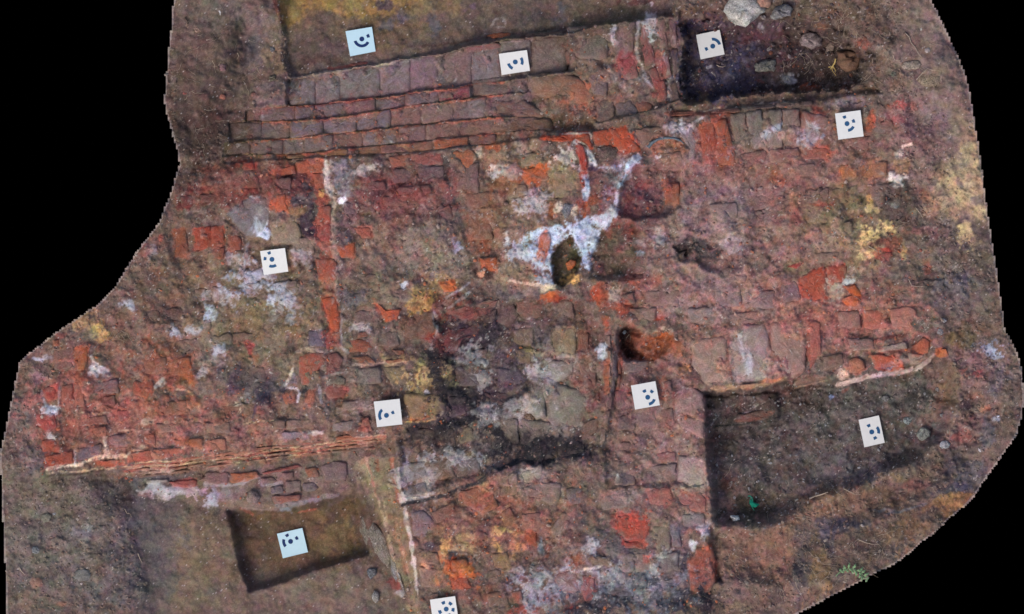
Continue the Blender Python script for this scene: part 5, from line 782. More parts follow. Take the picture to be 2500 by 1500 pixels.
# burnt floor
for p, c in [([(352,225),(600,145),(815,114),(790,178),(640,315),(480,318)],(132,76,70)),([(645,222),(796,204),(766,328),(642,338)],(120,96,80)),([(804,155),(946,153),(995,250),(900,365),(794,328)],(108,78,76)),([(964,115),(1196,113),(1226,278),(1052,306),(974,230)],(128,82,72)),([(245,462),(380,404),(616,344),(636,430),(480,476),(430,595),(272,636)],(126,68,62)),([(944,393),(1126,355),(1126,538),(954,556)],(126,108,86)),([(1275,373),(1506,363),(1506,636),(1284,618)],(138,118,92)),
             ([(1524,374),(1626,422),(1616,636),(1524,656)],(134,90,72)),([(954,563),(1126,563),(1086,696),(992,696)],(124,104,80)),([(1145,684),(1280,664),(1486,684),(1476,778),(1380,856),(1124,856)],(126,114,102)),([(1064,904),(1220,896),(1230,1190),(1150,1196),(1064,1100)],(118,114,104)),([(1240,896),(1380,893),(1556,943),(1596,1003),(1596,1126),(1536,1296),(1300,1256),(1240,1200)],(124,116,104)),([(724,1184),(980,1196),(990,1420),(950,1416),(854,1356)],(120,106,94)),([(1000,1200),(1276,1232),(1276,1436),(1000,1424)],(118,104,92)),
             ([(1524,1330),(1600,1224),(1716,1184),(1696,1326),(1540,1396)],(108,84,74)),([(344,994),(516,993),(526,1148),(362,1196)],(88,70,78)),([(5,984),(268,974),(335,1080),(306,1186),(5,1210)],(146,120,88)),([(400,720),(600,740),(640,900),(430,900)],(84,68,72)),([(800,740),(1020,760),(1010,880),(830,860)],(92,78,86)),([(1530,680),(1680,700),(1690,900),(1560,860)],(124,82,70)),([(1300,130),(1480,120),(1490,280),(1310,290)],(116,86,76)),([(20,1280),(240,1290),(250,1400),(30,1400)],(92,78,66)),([(270,1290),(400,1290),(420,1440),(280,1440)],(96,80,70)),([(430,1280),(560,1270),(590,1400),(450,1420)],(122,108,88))]:
    B(7,'K',p,c,.35)
for k, (a, b, c) in enumerate([((1790,440),(1800,560),(128,104,94)),((1795,575),(1800,690),(132,98,86)),((1790,700),(1790,820),(156,90,66)),((1788,830),(1780,950),(146,86,68)),((1820,980),(1800,1110),(122,98,88)),((1795,1125),(1765,1260),(120,98,88)),((1755,1275),(1745,1400),(116,96,88))]):
    B(7,'K',[(a[0]-24,a[1]),(a[0]+26,a[1]),(b[0]+26,b[1]),(b[0]-24,b[1])],c,.35,.012)
for a, b, c in [((1862,620),(1850,780),(116,104,104)),((1850,795),(1838,950),(114,98,98)),((1905,620),(1900,790),(136,82,66)),((1898,805),(1885,980),(128,76,64))]:
    B(7,'K',[(a[0]-16,a[1]),(a[0]+16,a[1]),(b[0]+16,b[1]),(b[0]-16,b[1])],c,.35,.008)
# strip
for p, c in [([(785,924),(898,904),(985,975),(990,1140),(900,1180),(760,1130),(750,1010)],(148,118,112)),([(765,1150),(900,1195),(992,1160),(995,1380),(900,1336),(758,1255)],(144,114,108)),([(265,684),(496,673),(496,757),(284,796)],(119,104,102)),([(600,860),(700,850),(710,960),(620,970)],(140,94,82)),([(400,1130),(560,1110),(570,1260),(410,1280)],(122,100,98)),([(600,1110),(720,1090),(735,1260),(610,1280)],(128,92,88)),([(190,940),(310,930),(330,1100),(200,1110)],(110,80,86)),([(200,1180),(370,1160),(380,1290),(210,1310)],(92,78,84))]:
    B(5,'L',p,c,.35)
for p, c in [([(765,55),(975,65),(1012,160),(1022,296),(900,325),(765,288)],(166,148,138)),([(480,140),(740,120),(745,280),(500,300)],(124,108,102)),([(545,20),(740,10),(745,95),(640,125),(560,90)],(128,68,70)),([(180,200),(360,180),(380,310),(190,330)],(88,80,90))]:
    B(5,'R',p,c,.35)
# south wall
for p, c in [([(195,563),(328,545),(405,640),(328,776),(214,776)],(124,108,114)),([(384,564),(588,466),(596,648),(540,706),(442,678)],(130,94,80)),([(644,384),(806,326),(870,350),(850,480),(800,560),(690,500)],(150,88,66)),([(875,352),(940,380),(995,515),(850,570),(860,480)],(150,92,60)),([(1194,203),(1376,124),(1406,240),(1350,306),(1204,288)],(152,140,124)),([(1214,333),(1350,295),(1555,303),(1556,436),(1480,496),(1234,418)],(128,112,104)),([(1014,562),(1098,515),(1146,600),(1174,686),(1044,686)],(126,92,66)),
             ([(1194,583),(1376,554),(1376,636),(1224,646)],(130,92,86)),([(544,1164),(698,1144),(756,1248),(584,1266)],(166,82,60)),([(1234,744),(1336,744),(1336,876),(1244,846)],(162,82,54)),([(1564,564),(1638,573),(1676,698),(1532,776),(1455,740)],(124,106,98)),([(1804,963),(1900,954),(2006,983),(2024,1046),(1824,1046)],(126,104,84)),([(1744,1133),(1856,1144),(1876,1346),(1782,1366),(1744,1280)],(152,74,72)),([(1484,1114),(1716,1085),(1726,1286),(1504,1296)],(132,98,96)),
             ([(560,1000),(700,980),(740,1110),(560,1130)],(172,96,58)),([(240,880),(440,930),(460,1040),(260,1010)],(146,112,96)),([(270,1060),(460,1070),(470,1240),(290,1240)],(150,118,104)),([(920,940),(1080,920),(1100,1060),(940,1080)],(140,110,76)),([(880,1300),(1060,1270),(1080,1400),(900,1420)],(124,88,72)),([(1100,1280),(1200,1270),(1210,1400),(1110,1400)],(138,80,68)),([(1000,240),(1160,200),(1170,400),(1010,420)],(122,98,78)),([(130,120),(330,100),(340,260),(140,290)],(134,128,126)),([(360,110),(560,60),(590,240),(370,280)],(110,92,80)),([(600,80),(820,60),(830,210),(620,260)],(104,84,78)),
             ([(130,300),(340,290),(350,400),(140,430)],(136,128,126)),([(1600,350),(1760,330),(1780,480),(1620,500)],(108,98,104))]:
    B(4,'Q',p,c,.4)
for p, c in [([(475,354),(688,334),(726,450),(630,526),(502,478)],(150,86,78)),([(795,374),(958,374),(1016,440),(1014,565),(852,538),(772,450)],(148,92,84)),([(213,604),(350,575),(515,613),(515,700),(460,815),(300,810),(205,700)],(164,76,60)),([(250,830),(470,830),(480,900),(268,885)],(150,80,66)),([(535,693),(678,664),(696,898),(562,926)],(128,118,100)),([(686,655),(776,700),(796,876),(704,876)],(116,114,118)),([(943,873),(1058,864),(1096,1000),(1090,1080),(870,1090),(862,1020)],(164,94,72)),([(868,1100),(1090,1092),(1096,1180),(1048,1276),(872,1304)],(148,86,72)),
             ([(225,935),(365,930),(370,1100),(243,1106)],(128,112,104)),([(380,930),(515,925),(518,1096),(385,1100)],(134,106,98)),([(60,380),(300,360),(310,520),(70,540)],(124,110,108)),([(790,580),(1000,570),(1010,690),(820,700)],(130,118,120)),([(560,950),(760,920),(770,1090),(580,1110)],(122,112,112))]:
    B(4,'R',p,c,.4)
# east masonry
for p, c in [([(545,85),(690,58),(740,195),(565,215)],(156,78,54)),([(700,55),(855,72),(975,238),(900,268),(785,258),(745,200)],(164,74,48)),([(1295,25),(1445,15),(1495,200),(1476,315),(1402,365),(1425,250)],(124,114,118)),([(880,60),(1270,25),(1330,110),(1100,130),(1000,230)],(140,98,84)),([(1190,560),(1330,540),(1340,740),(1200,750)],(154,88,64)),([(960,870),(1140,860),(1150,950),(980,980)],(120,76,66)),([(1600,740),(1850,720),(1860,860),(1620,870)],(124,104,98))]:
    B(6,'G',p,c,.35)
for p, c in [([(393,1115),(520,1095),(560,1290),(560,1490),(432,1490)],(156,72,52)),([(530,1093),(638,1078),(716,1350),(735,1490),(575,1490),(570,1290)],(172,86,52)),([(674,1042),(815,1022),(850,1345),(742,1385)],(122,112,100)),([(825,1020),(958,1004),(1006,1338),(860,1345)],(120,114,108)),([(975,1012),(1140,1000),(1150,1325),(1014,1335)],(126,114,102)),([(1150,1000),(1306,993),(1316,1325),(1160,1326)],(130,112,104)),([(1326,1014),(1556,1053),(1596,1228),(1480,1315),(1334,1315)],(138,100,92)),([(750,1400),(1000,1350),(1010,1480),(760,1490)],(134,90,82)),([(1030,1350),(1300,1345),(1310,1470),(1040,1480)],(138,94,82)),([(1330,1340),(1570,1330),(1580,1440),(1340,1450)],(148,84,68)),
             ([(100,1020),(400,1000),(410,1040),(110,1055)],(134,82,66)),([(430,998),(760,975),(770,1015),(440,1035)],(132,92,80)),([(780,970),(1080,940),(1090,975),(790,1005)],(112,90,84)),([(1100,938),(1420,915),(1430,955),(1110,975)],(116,94,86))]:
    B(6,'C',p,c,.35)
for p, c in [([(175,1242),(320,1145),(420,1120),(440,1290),(430,1445),(235,1418),(194,1300)],(170,78,56)),([(430,1115),(596,1085),(625,1130),(598,1255),(490,1285),(450,1270)],(160,70,54)),([(595,1295),(698,1285),(756,1380),(738,1445),(615,1465),(576,1410),(680,1388)],(192,94,50)),([(65,1120),(198,1074),(226,1090),(168,1138)],(156,60,58)),([(560,200),(680,190),(700,310),(570,320)],(168,104,66)),([(740,180),(980,160),(990,300),(760,320)],(154,104,76)),([(100,200),(330,180),(340,300),(110,310)],(132,98,88)),([(20,1250),(140,1240),(180,1295),(205,1430),(40,1440)],(124,104,108)),([(320,1000),(560,980),(570,1060),(330,1090)],(126,108,92))]:
    B(6,'H',p,c,.3)
for p, c in [([(895,485),(1196,445),(1206,700),(1235,855),(1022,895),(895,700)],(152,128,116)),([(1225,395),(1545,336),(1585,560),(1585,836),(1262,875),(1225,680)],(152,138,134)),([(1595,335),(1876,316),(1914,560),(1914,756),(1818,815),(1660,825),(1614,560)],(149,124,114)),([(1934,336),(2018,344),(2036,640),(1962,755),(1934,640)],(160,80,64)),([(1100,40),(1330,30),(1340,180),(1110,190)],(124,108,112)),([(1350,30),(1640,40),(1650,200),(1360,190)],(124,106,108)),([(440,40),(780,30),(770,170),(450,180)],(134,104,92)),([(300,200),(560,190),(560,300),(320,310)],(132,104,90)),([(850,200),(1100,180),(1140,330),(860,350)],(124,114,112)),([(1200,250),(1500,220),(1520,310),(1220,370)],(130,100,96)),([(1080,915),(1300,895),(1310,930),(1090,945)],(166,132,104)),([(1320,893),(1600,855),(1610,890),(1330,925)],(170,130,100))]:
    B(6,'L',p,c,.35)
for p, c in [([(765,214),(926,204),(974,376),(860,394),(774,366)],(168,94,74)),([(1004,204),(1196,175),(1254,230),(1196,366),(1034,376)],(162,104,92)),([(624,474),(846,474),(884,568),(664,586)],(124,106,100)),([(934,544),(1154,495),(1174,558),(924,596)],(154,142,128)),([(1214,544),(1316,455),(1374,490),(1364,598),(1224,636)],(172,96,70)),([(1424,574),(1516,564),(1554,638),(1444,646)],(180,104,62)),([(824,624),(900,614),(1074,642),(1146,748),(962,786),(884,736)],(176,90,66)),([(614,690),(680,645),(756,653),(794,740),(700,786),(624,776)],(170,110,84)),([(150,862),(250,806),(426,795),(452,830),(280,874),(154,912)],(118,94,82)),
             ([(540,230),(740,220),(750,370),(560,400)],(142,108,98)),([(280,330),(380,320),(390,620),(290,640)],(152,84,74)),([(400,640),(580,600),(590,700),(420,760)],(110,82,74)),([(1180,600),(1400,640),(1370,690),(1200,720)],(160,140,124)),([(540,860),(880,790),(890,830),(560,900)],(186,168,156))]:
    B(6,'M',p,c,.3,.018)
B(6,'L',[(1290,1165),(1600,1105),(1655,1155),(1640,1195),(1300,1228)],(108,74,62),.3,.01,occ=False)

# remaining worn bricks of each wall in skewed courses, sunk in their own dust
SKIP = [tp('G',[(540,380),(960,300),(980,340),(830,500),(770,870),(560,1100),(500,1480),(0,1500),(-200,1150),(200,900),(480,640)]), tp('L',[(200,340),(800,380),(820,520),(560,700),(230,640)])]
SKM = np.zeros(VALID.shape, bool)
for p in SKIP: SKM |= poly_sd(p, CX, CY) > 0
def fill(i, ang, u0, v0, lenmm, rowh, prob, proud=(-.010, .003)):
    pts = [r_ for r_ in REGS if r_[0] == i][0][2]; c, s = math.cos(ang), math.sin(ang)
    P_ = np.array(pts); U = P_[:, 0] * c + P_[:, 1] * s; V_ = -P_[:, 0] * s + P_[:, 1] * c
    r = np.random.default_rng(300 + i); v = V_.min() + v0; n = 0
    while v < V_.max():
        h = rowh * (.85 + .3 * r.random()); u = U.min() + u0 - r.random() * lenmm
        while u < U.max():
            L = lenmm * r.choice([1, 1, .55, .8]) * (.9 + .2 * r.random())
            q = [(u + 1.6, v + 1.6), (u + L - 1.6, v + 1.6 + r.normal(0, 1)), (u + L - 1.6, v + h - 1.6), (u + 1.6, v + h - 1.6 + r.normal(0, 1))]
            w_ = [(a * c - b * s, a * s + b * c) for a, b in q]; u += L
            if r.random() > prob: continue
            ok = True
            for a, b in w_ + [tuple(np.mean(w_, 0))]:
                ii = int((a - X0) / STEP); jj = int((b - Y0) / STEP)
                if not (0 <= ii < NX - 1 and 0 <= jj < NY - 1) or not (-40 < a < 2540 and -30 < b < 1530) or REG[jj, ii] != i or not VALID[jj, ii] or OCC[jj, ii] or SKM[jj, ii]: ok = False; break
            if not ok: continue
            k_ = r.uniform(.05, .2)
            w_ = [((1 - k_ * r.random()) * a + k_ * r.random() * np.mean(w_, 0)[0] * 0 + (0 if True else 0) if False else a + r.normal(0, 1.6), b + r.normal(0, 1.6)) for a, b in w_]
            piece('brick', w_, WALL[i], None, n=16, proud=r.uniform(*proud), cover=.85, tint=.3, wear=2.2, occ=False); n += 1
            if n > 285: return
        v += h
fill(9, -.10, 0, 4, 72, 38, .42); fill(8, -.09, 20, 6, 72, 38, .4); fill(7, -.10, 10, 5, 68, 38, .42); fill(6, -.09, 0, 2, 76, 40, .42); fill(5, -.08, 5, 3, 66, 38, .45); fill(4, -.13, 0, 6, 68, 38, .45); fill(12, 1.45, 0, 2, 60, 28, .5)
# ------------------------------------------------------------------ coded survey targets
def prism(pts2, z0f, th, mat, parent, name):
    """flat plate: pts2 in plan units, z0f(px,py) its lower face"""
    n = len(pts2); V = []
    for dz in (0, th):
        for x, y in pts2: V.append((wx(x), wy(y), z0f(x, y) + dz))
    V = local(parent, V); me = bpy.data.meshes.new(name)
    me.from_pydata([tuple(v) for v in V], [], [tuple(range(n, 2 * n))[::-1], tuple(range(n))] + [(k, (k + 1) % n, n + (k + 1) % n, n + k)[::-1] for k in range(n)])
    bm_fix(me); me.materials.append(mat); return link(name, me, parent)
import bmesh
def bm_fix(me):
    bm = bmesh.new(); bm.from_mesh(me); bmesh.ops.recalc_face_normals(bm, faces=bm.faces); bm.to_mesh(me); bm.free()
TG = [
 ([(843.4,76.8),(908,66),(917,126),(855,138)],(883.3,95.7),[(26,164),(-39,-12)],1,13.5,20.5,'white coded target painted in blue shade with a long smile shaped arc on the sandy trench floor'),
 ([(1217.8,132),(1286.3,122.6),(1293.8,173.3),(1225,183.8)],(1258,151.8),[(-36,22),(112,167)],0,13.5,20.5,'cream coded target with two facing arcs lying on the top step of the brick footing'),
 ([(1699.2,85.7),(1757,73.3),(1769,133.4),(1710.5,145.6)],(1740.2,113.2),[(-98,-13),(143,170)],0,13.5,20.5,'white coded target with a quarter arc and one small block in the dark corner pit'),
 ([(2038.5,277.6),(2100.8,269.5),(2108.6,333.4),(2046.6,341.5)],(2067.9,302.4),[(-124,-98),(-35,-8),(24,81)],0,13.5,20.5,'white coded target on the red and grey brick just below the dark corner pit'),
 ([(635,613.6),(695.7,606),(703.8,663.5),(644,671.8)],(663.9,633.8),[(-126,-100),(173,199),(54,112)],0,13.5,20.5,'cream coded target lying beside the white lime patches on the broad brick platform'),
 ([(912.4,981.1),(975.7,974.1),(982.5,1036.4),(920.5,1043.4)],(943.4,1014.6),[(143,232),(-36,-11)],0,13.5,20.5,'white coded target with a left curved arc on the platform edge above the small pit'),
 ([(1540.3,941.8),(1600,931),(1611,989.8),(1550.5,1000.5)],(1581.3,970.4),[(-132,-104),(-68,-41),(17,80)],0,13.5,20.5,'white coded target lying on the narrow pinkish brick strip'),
 ([(2096,1025.6),(2145.8,1014.6),(2160,1081.4),(2110.2,1092.7)],(2128.3,1055),[(-129,-102),(47,75),(-43,13)],0,13.5,20.5,'narrow upright white coded target on the dark stony pit floor'),
 ([(676,1303.5),(738,1289.5),(752,1348.5),(690.6,1363.6)],(709.4,1322.4),[(-133,-106),(-42,-15),(135,197)],1,13.5,20.5,'white coded target painted in blue shade at the bottom of the small rectangular pit'),
 ([(1049.7,1464.7),(1111,1455.8),(1120,1518),(1058,1527)],(1089.4,1487.6),[(-129,-100),(-68,-38),(-9,20),(48,78),(140,170)],0,13,20.5,'white coded target with scattered small blocks cut by the bottom edge of the picture'),
]
for quad, dot, arcs, blue, r0, r1, lb in TG:
    c = np.mean(quad, 0); S_ = np.array(quad + [tuple(c)] + [tuple((np.array(q) + c) / 2) for q in quad])
    zz = zat(S_[:, 0], S_[:, 1]); A = np.c_[S_ - c, np.ones(len(S_))]; co = np.linalg.lstsq(A, zz, rcond=None)[0]
    res = float((zz - A @ co).max()); pl = lambda x, y, co=co, c=c, res=res: co[0] * (x - c[0]) + co[1] * (y - c[1]) + co[2] + max(res, .004) + (.036 if REG[int((c[1]-Y0)/STEP), int((c[0]-X0)/STEP)] > 1 else .010)
    t = thing('survey_target', c[0], c[1], pl(*c), lb, 'survey target', 'coded survey targets laid on the dig')
    prism(quad, pl, .005, M_PAPER_SHADE if blue else M_PAPER, t, 'card')
    ink = M_INKN if blue else M_INK; up = lambda x, y, pl=pl: pl(x, y) + .0054
    prism([(dot[0] + 6.0 * math.cos(a), dot[1] + 6.0 * math.sin(a)) for a in np.linspace(0, 2 * math.pi, 28, endpoint=False)], up, .0008, ink, t, 'dot')
    for a0, a1 in arcs:
        a = np.radians(np.linspace(a0, a1, max(4, int(abs(a1 - a0) / 8))))
        pp = [(dot[0] + r1 * math.cos(q), dot[1] + r1 * math.sin(q)) for q in a] + [(dot[0] + r0 * math.cos(q), dot[1] + r0 * math.sin(q)) for q in a[::-1]]
        pp = [p for p in pp]
        prism(pp, up, .0008, ink, t, 'ring_segment')

# ------------------------------------------------------------------ loose stones and fragments
def stone(t, pts, col, label, name='stone', cat='stone', h=.05, mat=None, sink=.02, group=None, n=18, wear=1.2, z=None, cover=.12):
    pts = tp(t, pts); r = np.random.default_rng(5000 + len(bpy.data.objects)); O_ = resample(pts, n, r); c = O_.mean(0)
    if h > .1: O_ = c + (O_ - c) * 1.12
    O_ = c + (O_ - c) * (1 + .05 * wear * (r.random((n, 1)) - .5))
    zb = float(zat(O_[:, 0], O_[:, 1]).mean()) - sink if z is None else z
    rings = [(.75, -.01), (.97, .22 * h), (1.0, .42 * h), (.93, .75 * h), (.74, .95 * h), (.3, 1.0 * h), (0, 1.0 * h)]
    V = []; PX = []
    for k, (s, dz) in enumerate(rings):
        q = c + (O_ - c) * s if s else c[None] + r.normal(0, .1, (1, 2)) * np.ptp(O_, 0)
        if 1 < k < len(rings) - 1: q = q + r.normal(0, .045, q.shape) * np.ptp(O_, 0).mean() * s
        V.append(np.c_[wx(q[:, 0]), wy(q[:, 1]), zb + dz + r.normal(0, (.11 if h > .07 else .06) * h, len(q)) * (1 if k > 1 else .3)]); PX.append(q)
    V = np.concatenate(V); PX = np.concatenate(PX); loc = np.array([wx(c[0]), wy(c[1]), zb])
    F = [(k * n + (q + 1) % n, k * n + q, (k + 1) * n + q, (k + 1) * n + (q + 1) % n) for k in range(len(rings) - 2) for q in range(n)]
    k = len(rings) - 2; F += [(k * n + (q + 1) % n, k * n + q, len(V) - 1) for q in range(n)] + [tuple(range(n))]
    me = bpy.data.meshes.new(name); me.from_pydata([tuple(v) for v in V - loc], [], F)
    C = lin(col) * (1 + .7 * (r.random((len(V), 1)) - .5)); C = C * (1 - cover) + cat_(PX[:, 0], PX[:, 1]) * cover
    a = me.color_attributes.new('Col', 'FLOAT_COLOR', 'POINT'); cc = np.ones((len(V), 4), np.float32); cc[:, :3] = C; a.data.foreach_set('color', cc.ravel())
    me.polygons.foreach_set('use_smooth', np.ones(len(me.polygons), bool)); me.materials.append(mat or M_STONE)
    return tag(link(name, me, None, loc), label, cat, group)
def ell(x, y, rx, ry, n=12, a=0):
    return [(x + rx * math.cos(q) * math.cos(a) - ry * math.sin(q) * math.sin(a), y + rx * math.cos(q) * math.sin(a) + ry * math.sin(q) * math.cos(a)) for q in np.linspace(0, 2 * math.pi, n, endpoint=False)]
stone('C',[(645,60),(690,-20),(800,-70),(900,-30),(935,30),(990,90),(930,140),(880,185),(800,218),(710,190),(650,120)],(172,168,162),'big pale grey boulder cut by the top edge of the picture','boulder','boulder',.14)
stone('C',[(925,-60),(1055,-60),(1055,30),(1040,62),(945,75),(925,20)],(160,122,106),'pinkish brick end beside the big pale boulder at the top edge','brick_fragment','brick fragment',.10,M_BRICK)
stone('C',[(1040,165),(1090,75),(1190,30),(1240,70),(1235,135),(1130,170),(1060,185)],(128,124,124),'grey angular rock right of the pinkish brick end at the top edge','rock','rock',.09)
stone('D',[(195,330),(240,288),(330,292),(392,340),(385,410),(290,445),(210,412)],(134,118,116),'speckled pinkish white stone in the root filled corner of the dark pit','stone','stone',.09)
stone('D',[(430,420),(470,370),(520,385),(505,462),(440,465)],(124,106,96),'small brown stone right of the speckled pinkish one in the dark pit','stone','stone',.06)
stone('D',[(530,480),(610,462),(720,470),(765,540),(705,640),(610,655),(540,590)],(106,80,64),'rounded brown earth clod with a red chip above the dark pit edge','earth_clod','earth clod',.09,M_EARTH)
stone('C',[(900,585),(1020,545),(1094,540),(1092,640),(1000,652),(905,655)],(112,112,106),'grey squared stone block lying on the dark pit floor','stone_block','stone block',.08,n=22,wear=.5)
stone('D',ell(1210,590,104,46,14,-.05),(136,122,110),'flat oval stone on the right hand earth bank','stone','stone',.035)
stone('D',[(1255,725),(1350,640),(1455,655),(1475,735),(1430,795),(1290,765)],(124,108,92),'flat brown angular slab on the right hand earth bank','stone_slab','stone slab',.03)
stone('D',ell(1302,270,20,22),(186,180,172),'upper small white pebble near the black right edge','pebble','pebble',.02)
stone('D',ell(1347,455,30,26),(164,154,148),'larger pale pebble above the flat oval stone','pebble','pebble',.025)
stone('D',ell(1055,675,36,30),(92,94,84),'dark greenish pebble left of the flat brown slab','pebble','pebble',.025)
stone('D',ell(1210,680,32,32),(132,116,106),'round brown pebble under the flat oval stone','pebble','pebble',.025)
stone('A',ell(508,112,13,34,12,-.15),(206,202,204),'thin white pebble standing out on the grey gravel of the upper left bank','pebble','pebble',.02)
stone('A',ell(412,366,30,18),(168,146,132),'pale pink chip on the brown upper left bank','stone_chip','stone chip',.02)
stone('A',[(478,590),(510,560),(560,590),(560,640),(525,650),(490,625)],(126,92,96),'purple brick lump on the upper left bank','brick_fragment','brick fragment',.03,M_BRICK)
stone('A',[(478,850),(510,832),(560,870),(555,905),(500,890)],(150,96,82),'pinkish red brick lump low on the upper left bank','brick_fragment','brick fragment',.03,M_BRICK)
stone('A',ell(190,845,24,18),(140,78,72),'small red chip near the black left edge of the upper bank','brick_fragment','brick chip',.02,M_BRICK)
stone('A',[(185,250),(210,195),(240,245),(215,275)],(126,104,90),'brown triangular chip on the upper left bank','stone_chip','stone chip',.02)
stone('A',[(255,250),(310,240),(340,290),(290,300)],(136,110,98),'tan angular chip next to the brown triangular one','stone_chip','stone chip',.025)
stone('A',ell(975,447,34,26),(96,96,100),'dark grey pebble on the tan strip beside the sandy trench','pebble','pebble',.025)
stone('A',[(950,690),(1010,680),(1015,735),(960,745)],(86,82,70),'dark squarish stone at the end of the stepped footing','stone','stone',.03)
stone('A',ell(815,862,30,26),(128,88,80),'dull red lump beside the left end of the top step','brick_fragment','brick fragment',.025,M_BRICK)
stone('M',ell(1318,1340,62,66),(134,138,130),'largest pale rounded stone on the dark pit floor','stone','stone',.05)
stone('M',[(1455,1440),(1480,1400),(1540,1395),(1560,1430),(1530,1465),(1475,1470)],(158,158,162),'light grey stone at the right rim of the dark pit','stone','stone',.05)
stone('M',ell(1170,1212,42,36),(124,132,132),'grey green stone right of the narrow upright target','stone','stone',.035)
stone('M',ell(965,1015,40,34),(116,114,114),'dull grey stone above the narrow upright target','stone','stone',.03)
stone('M',ell(1490,1165,26,22),(122,122,124),'small grey stone near the curved right wall of the pit','stone','stone',.03)
stone('M',ell(1440,935,20,26),(130,128,126),'small pale stone under the upper rim of the pit','stone','stone',.025)
stone('M',ell(1830,1480,18,24),(196,196,200),'bright white pebble below the right rim of the dark pit','pebble','pebble',.02)
stone('M',ell(1855,955,14,14),(214,206,200),'upper white pebble on the reddish right bank','pebble','pebble',.015)
stone('M',ell(1805,993,12,12),(220,214,206),'lower white pebble on the reddish right bank','pebble','pebble',.015)
stone('M',ell(1945,732,18,18),(176,180,190),'bluish pebble on the reddish right bank','pebble','pebble',.02)
stone('M',ell(1997,1180,20,16),(210,212,218),'white pebble beside the dark blue stain on the right bank','pebble','pebble',.02)
stone('M',[(1465,295),(1500,282),(1530,310),(1500,335)],(144,138,140),'pale stone above the orange brick end on the right bank','stone','stone',.03)
stone('M',ell(1470,410,30,36),(124,122,122),'grey rounded stone amid the reddish rubble','stone','stone',.03)
stone('R',[(1235,595),(1300,590),(1330,625),(1305,670),(1290,700),(1270,660)],(176,178,182),'lumpy white lime fragment in the bottom left of the dark pit','lime_fragment','lime fragment',.035)
stone('R',ell(1497,664,20,15),(196,192,190),'white shell like chip in the bottom of the dark pit','stone_chip','stone chip',.015)
stone('R',ell(1610,100,40,26),(140,142,146),'pale smear of crushed lime in the middle of the dark pit','lime_fragment','lime fragment',.012)
stone('R',ell(1850,450,34,14),(140,138,136),'long pale chip by the stick at the pit rim','stone_chip','stone chip',.015)
stone('R',[(1120,765),(1150,735),(1210,738),(1225,770),(1180,795),(1130,790)],(128,112,96),'tan stone in the slope below the dark pit','stone','stone',.03)
stone('O',[(1470,1080),(1500,1060),(1560,1075),(1555,1120),(1500,1170),(1475,1140)],(96,100,104),'dark blue grey stone at the right end of the ledge below the pit','stone','stone',.05)
stone('O',[(1510,1310),(1535,1265),(1575,1290),(1580,1360),(1550,1385),(1515,1350)],(142,136,134),'pale standing stone chip near the bottom edge under the pit','stone','stone',.05)
stone('O',ell(1195,838,18,10),(140,122,92),'tiny yellow stone on the small pit floor','pebble','pebble',.012)
stone('O',ell(1262,530,20,18),(58,50,44),'dark pebble high on the back face of the small pit','pebble','pebble',.02)
stone('G',[(300,1265),(340,1242),(390,1250),(395,1290),(345,1335),(318,1330)],(178,98,60),'orange brick chip with a pale rim in the hollow of the flue','brick_fragment','brick chip',.04,M_BRICK,sink=.004)
stone('L',ell(272,412,22,20),(160,172,176),'pale pebble inside the rusty orange hole','pebble','pebble',.025)
stone('K',[(1030,1200),(1040,1155),(1100,1150),(1140,1180),(1125,1220)],(104,82,66),'ridged brown lump on the burnt floor','stone','stone',.03)
stone('H',ell(1115,100,26,22),(204,180,168),'pale pebble at the top of the dark gravel patch','pebble','pebble',.025)
stone('H',ell(455,860,16,30,12,.5),(196,190,184),'white splinter beside the yellow painted sun flecks','stone_chip','stone chip',.015)
stone('N',ell(600,360,8,8),(200,200,196),'tiny white pebble on the lower left soil','pebble','pebble',.01)
stone('N',[(370,620),(375,580),(420,560),(470,600),(450,650),(390,655)],(112,108,96),'rounded grey clod on the lower left soil','earth_clod','earth clod',.04,M_EARTH)
stone('N',ell(320,905,44,36),(112,112,114),'grey stone in the middle of the lower left soil','stone','stone',.03)
stone('N',ell(495,575,24,18),(144,146,150),'pale grey pebble above the grey clod','pebble','pebble',.02)
stone('N',ell(520,840,70,60),(122,108,98),'pinkish clod left of the bluish soil patch','earth_clod','earth clod',.03,M_EARTH)
stone('N',ell(740,1130,90,60),(110,108,104),'wide grey clod near the dark slope on the lower left','earth_clod','earth clod',.035,M_EARTH)
stone('T',ell(1805,872,14,18),(222,214,204),'small white chip below the platform target','stone_chip','stone chip',.012)
stone('T',ell(850,715,18,26),(150,140,134),'pale chip left of the lime patches on the platform','stone_chip','stone chip',.015)
stone('T',ell(290,1022,10,10),(230,224,216),'white pebble near the painted sun streak at the left edge','pebble','pebble',.012)
stone('T',ell(492,650,16,7,10,-.7),(206,196,186),'white sliver near the black left edge of the platform','stone_chip','stone chip',.01)

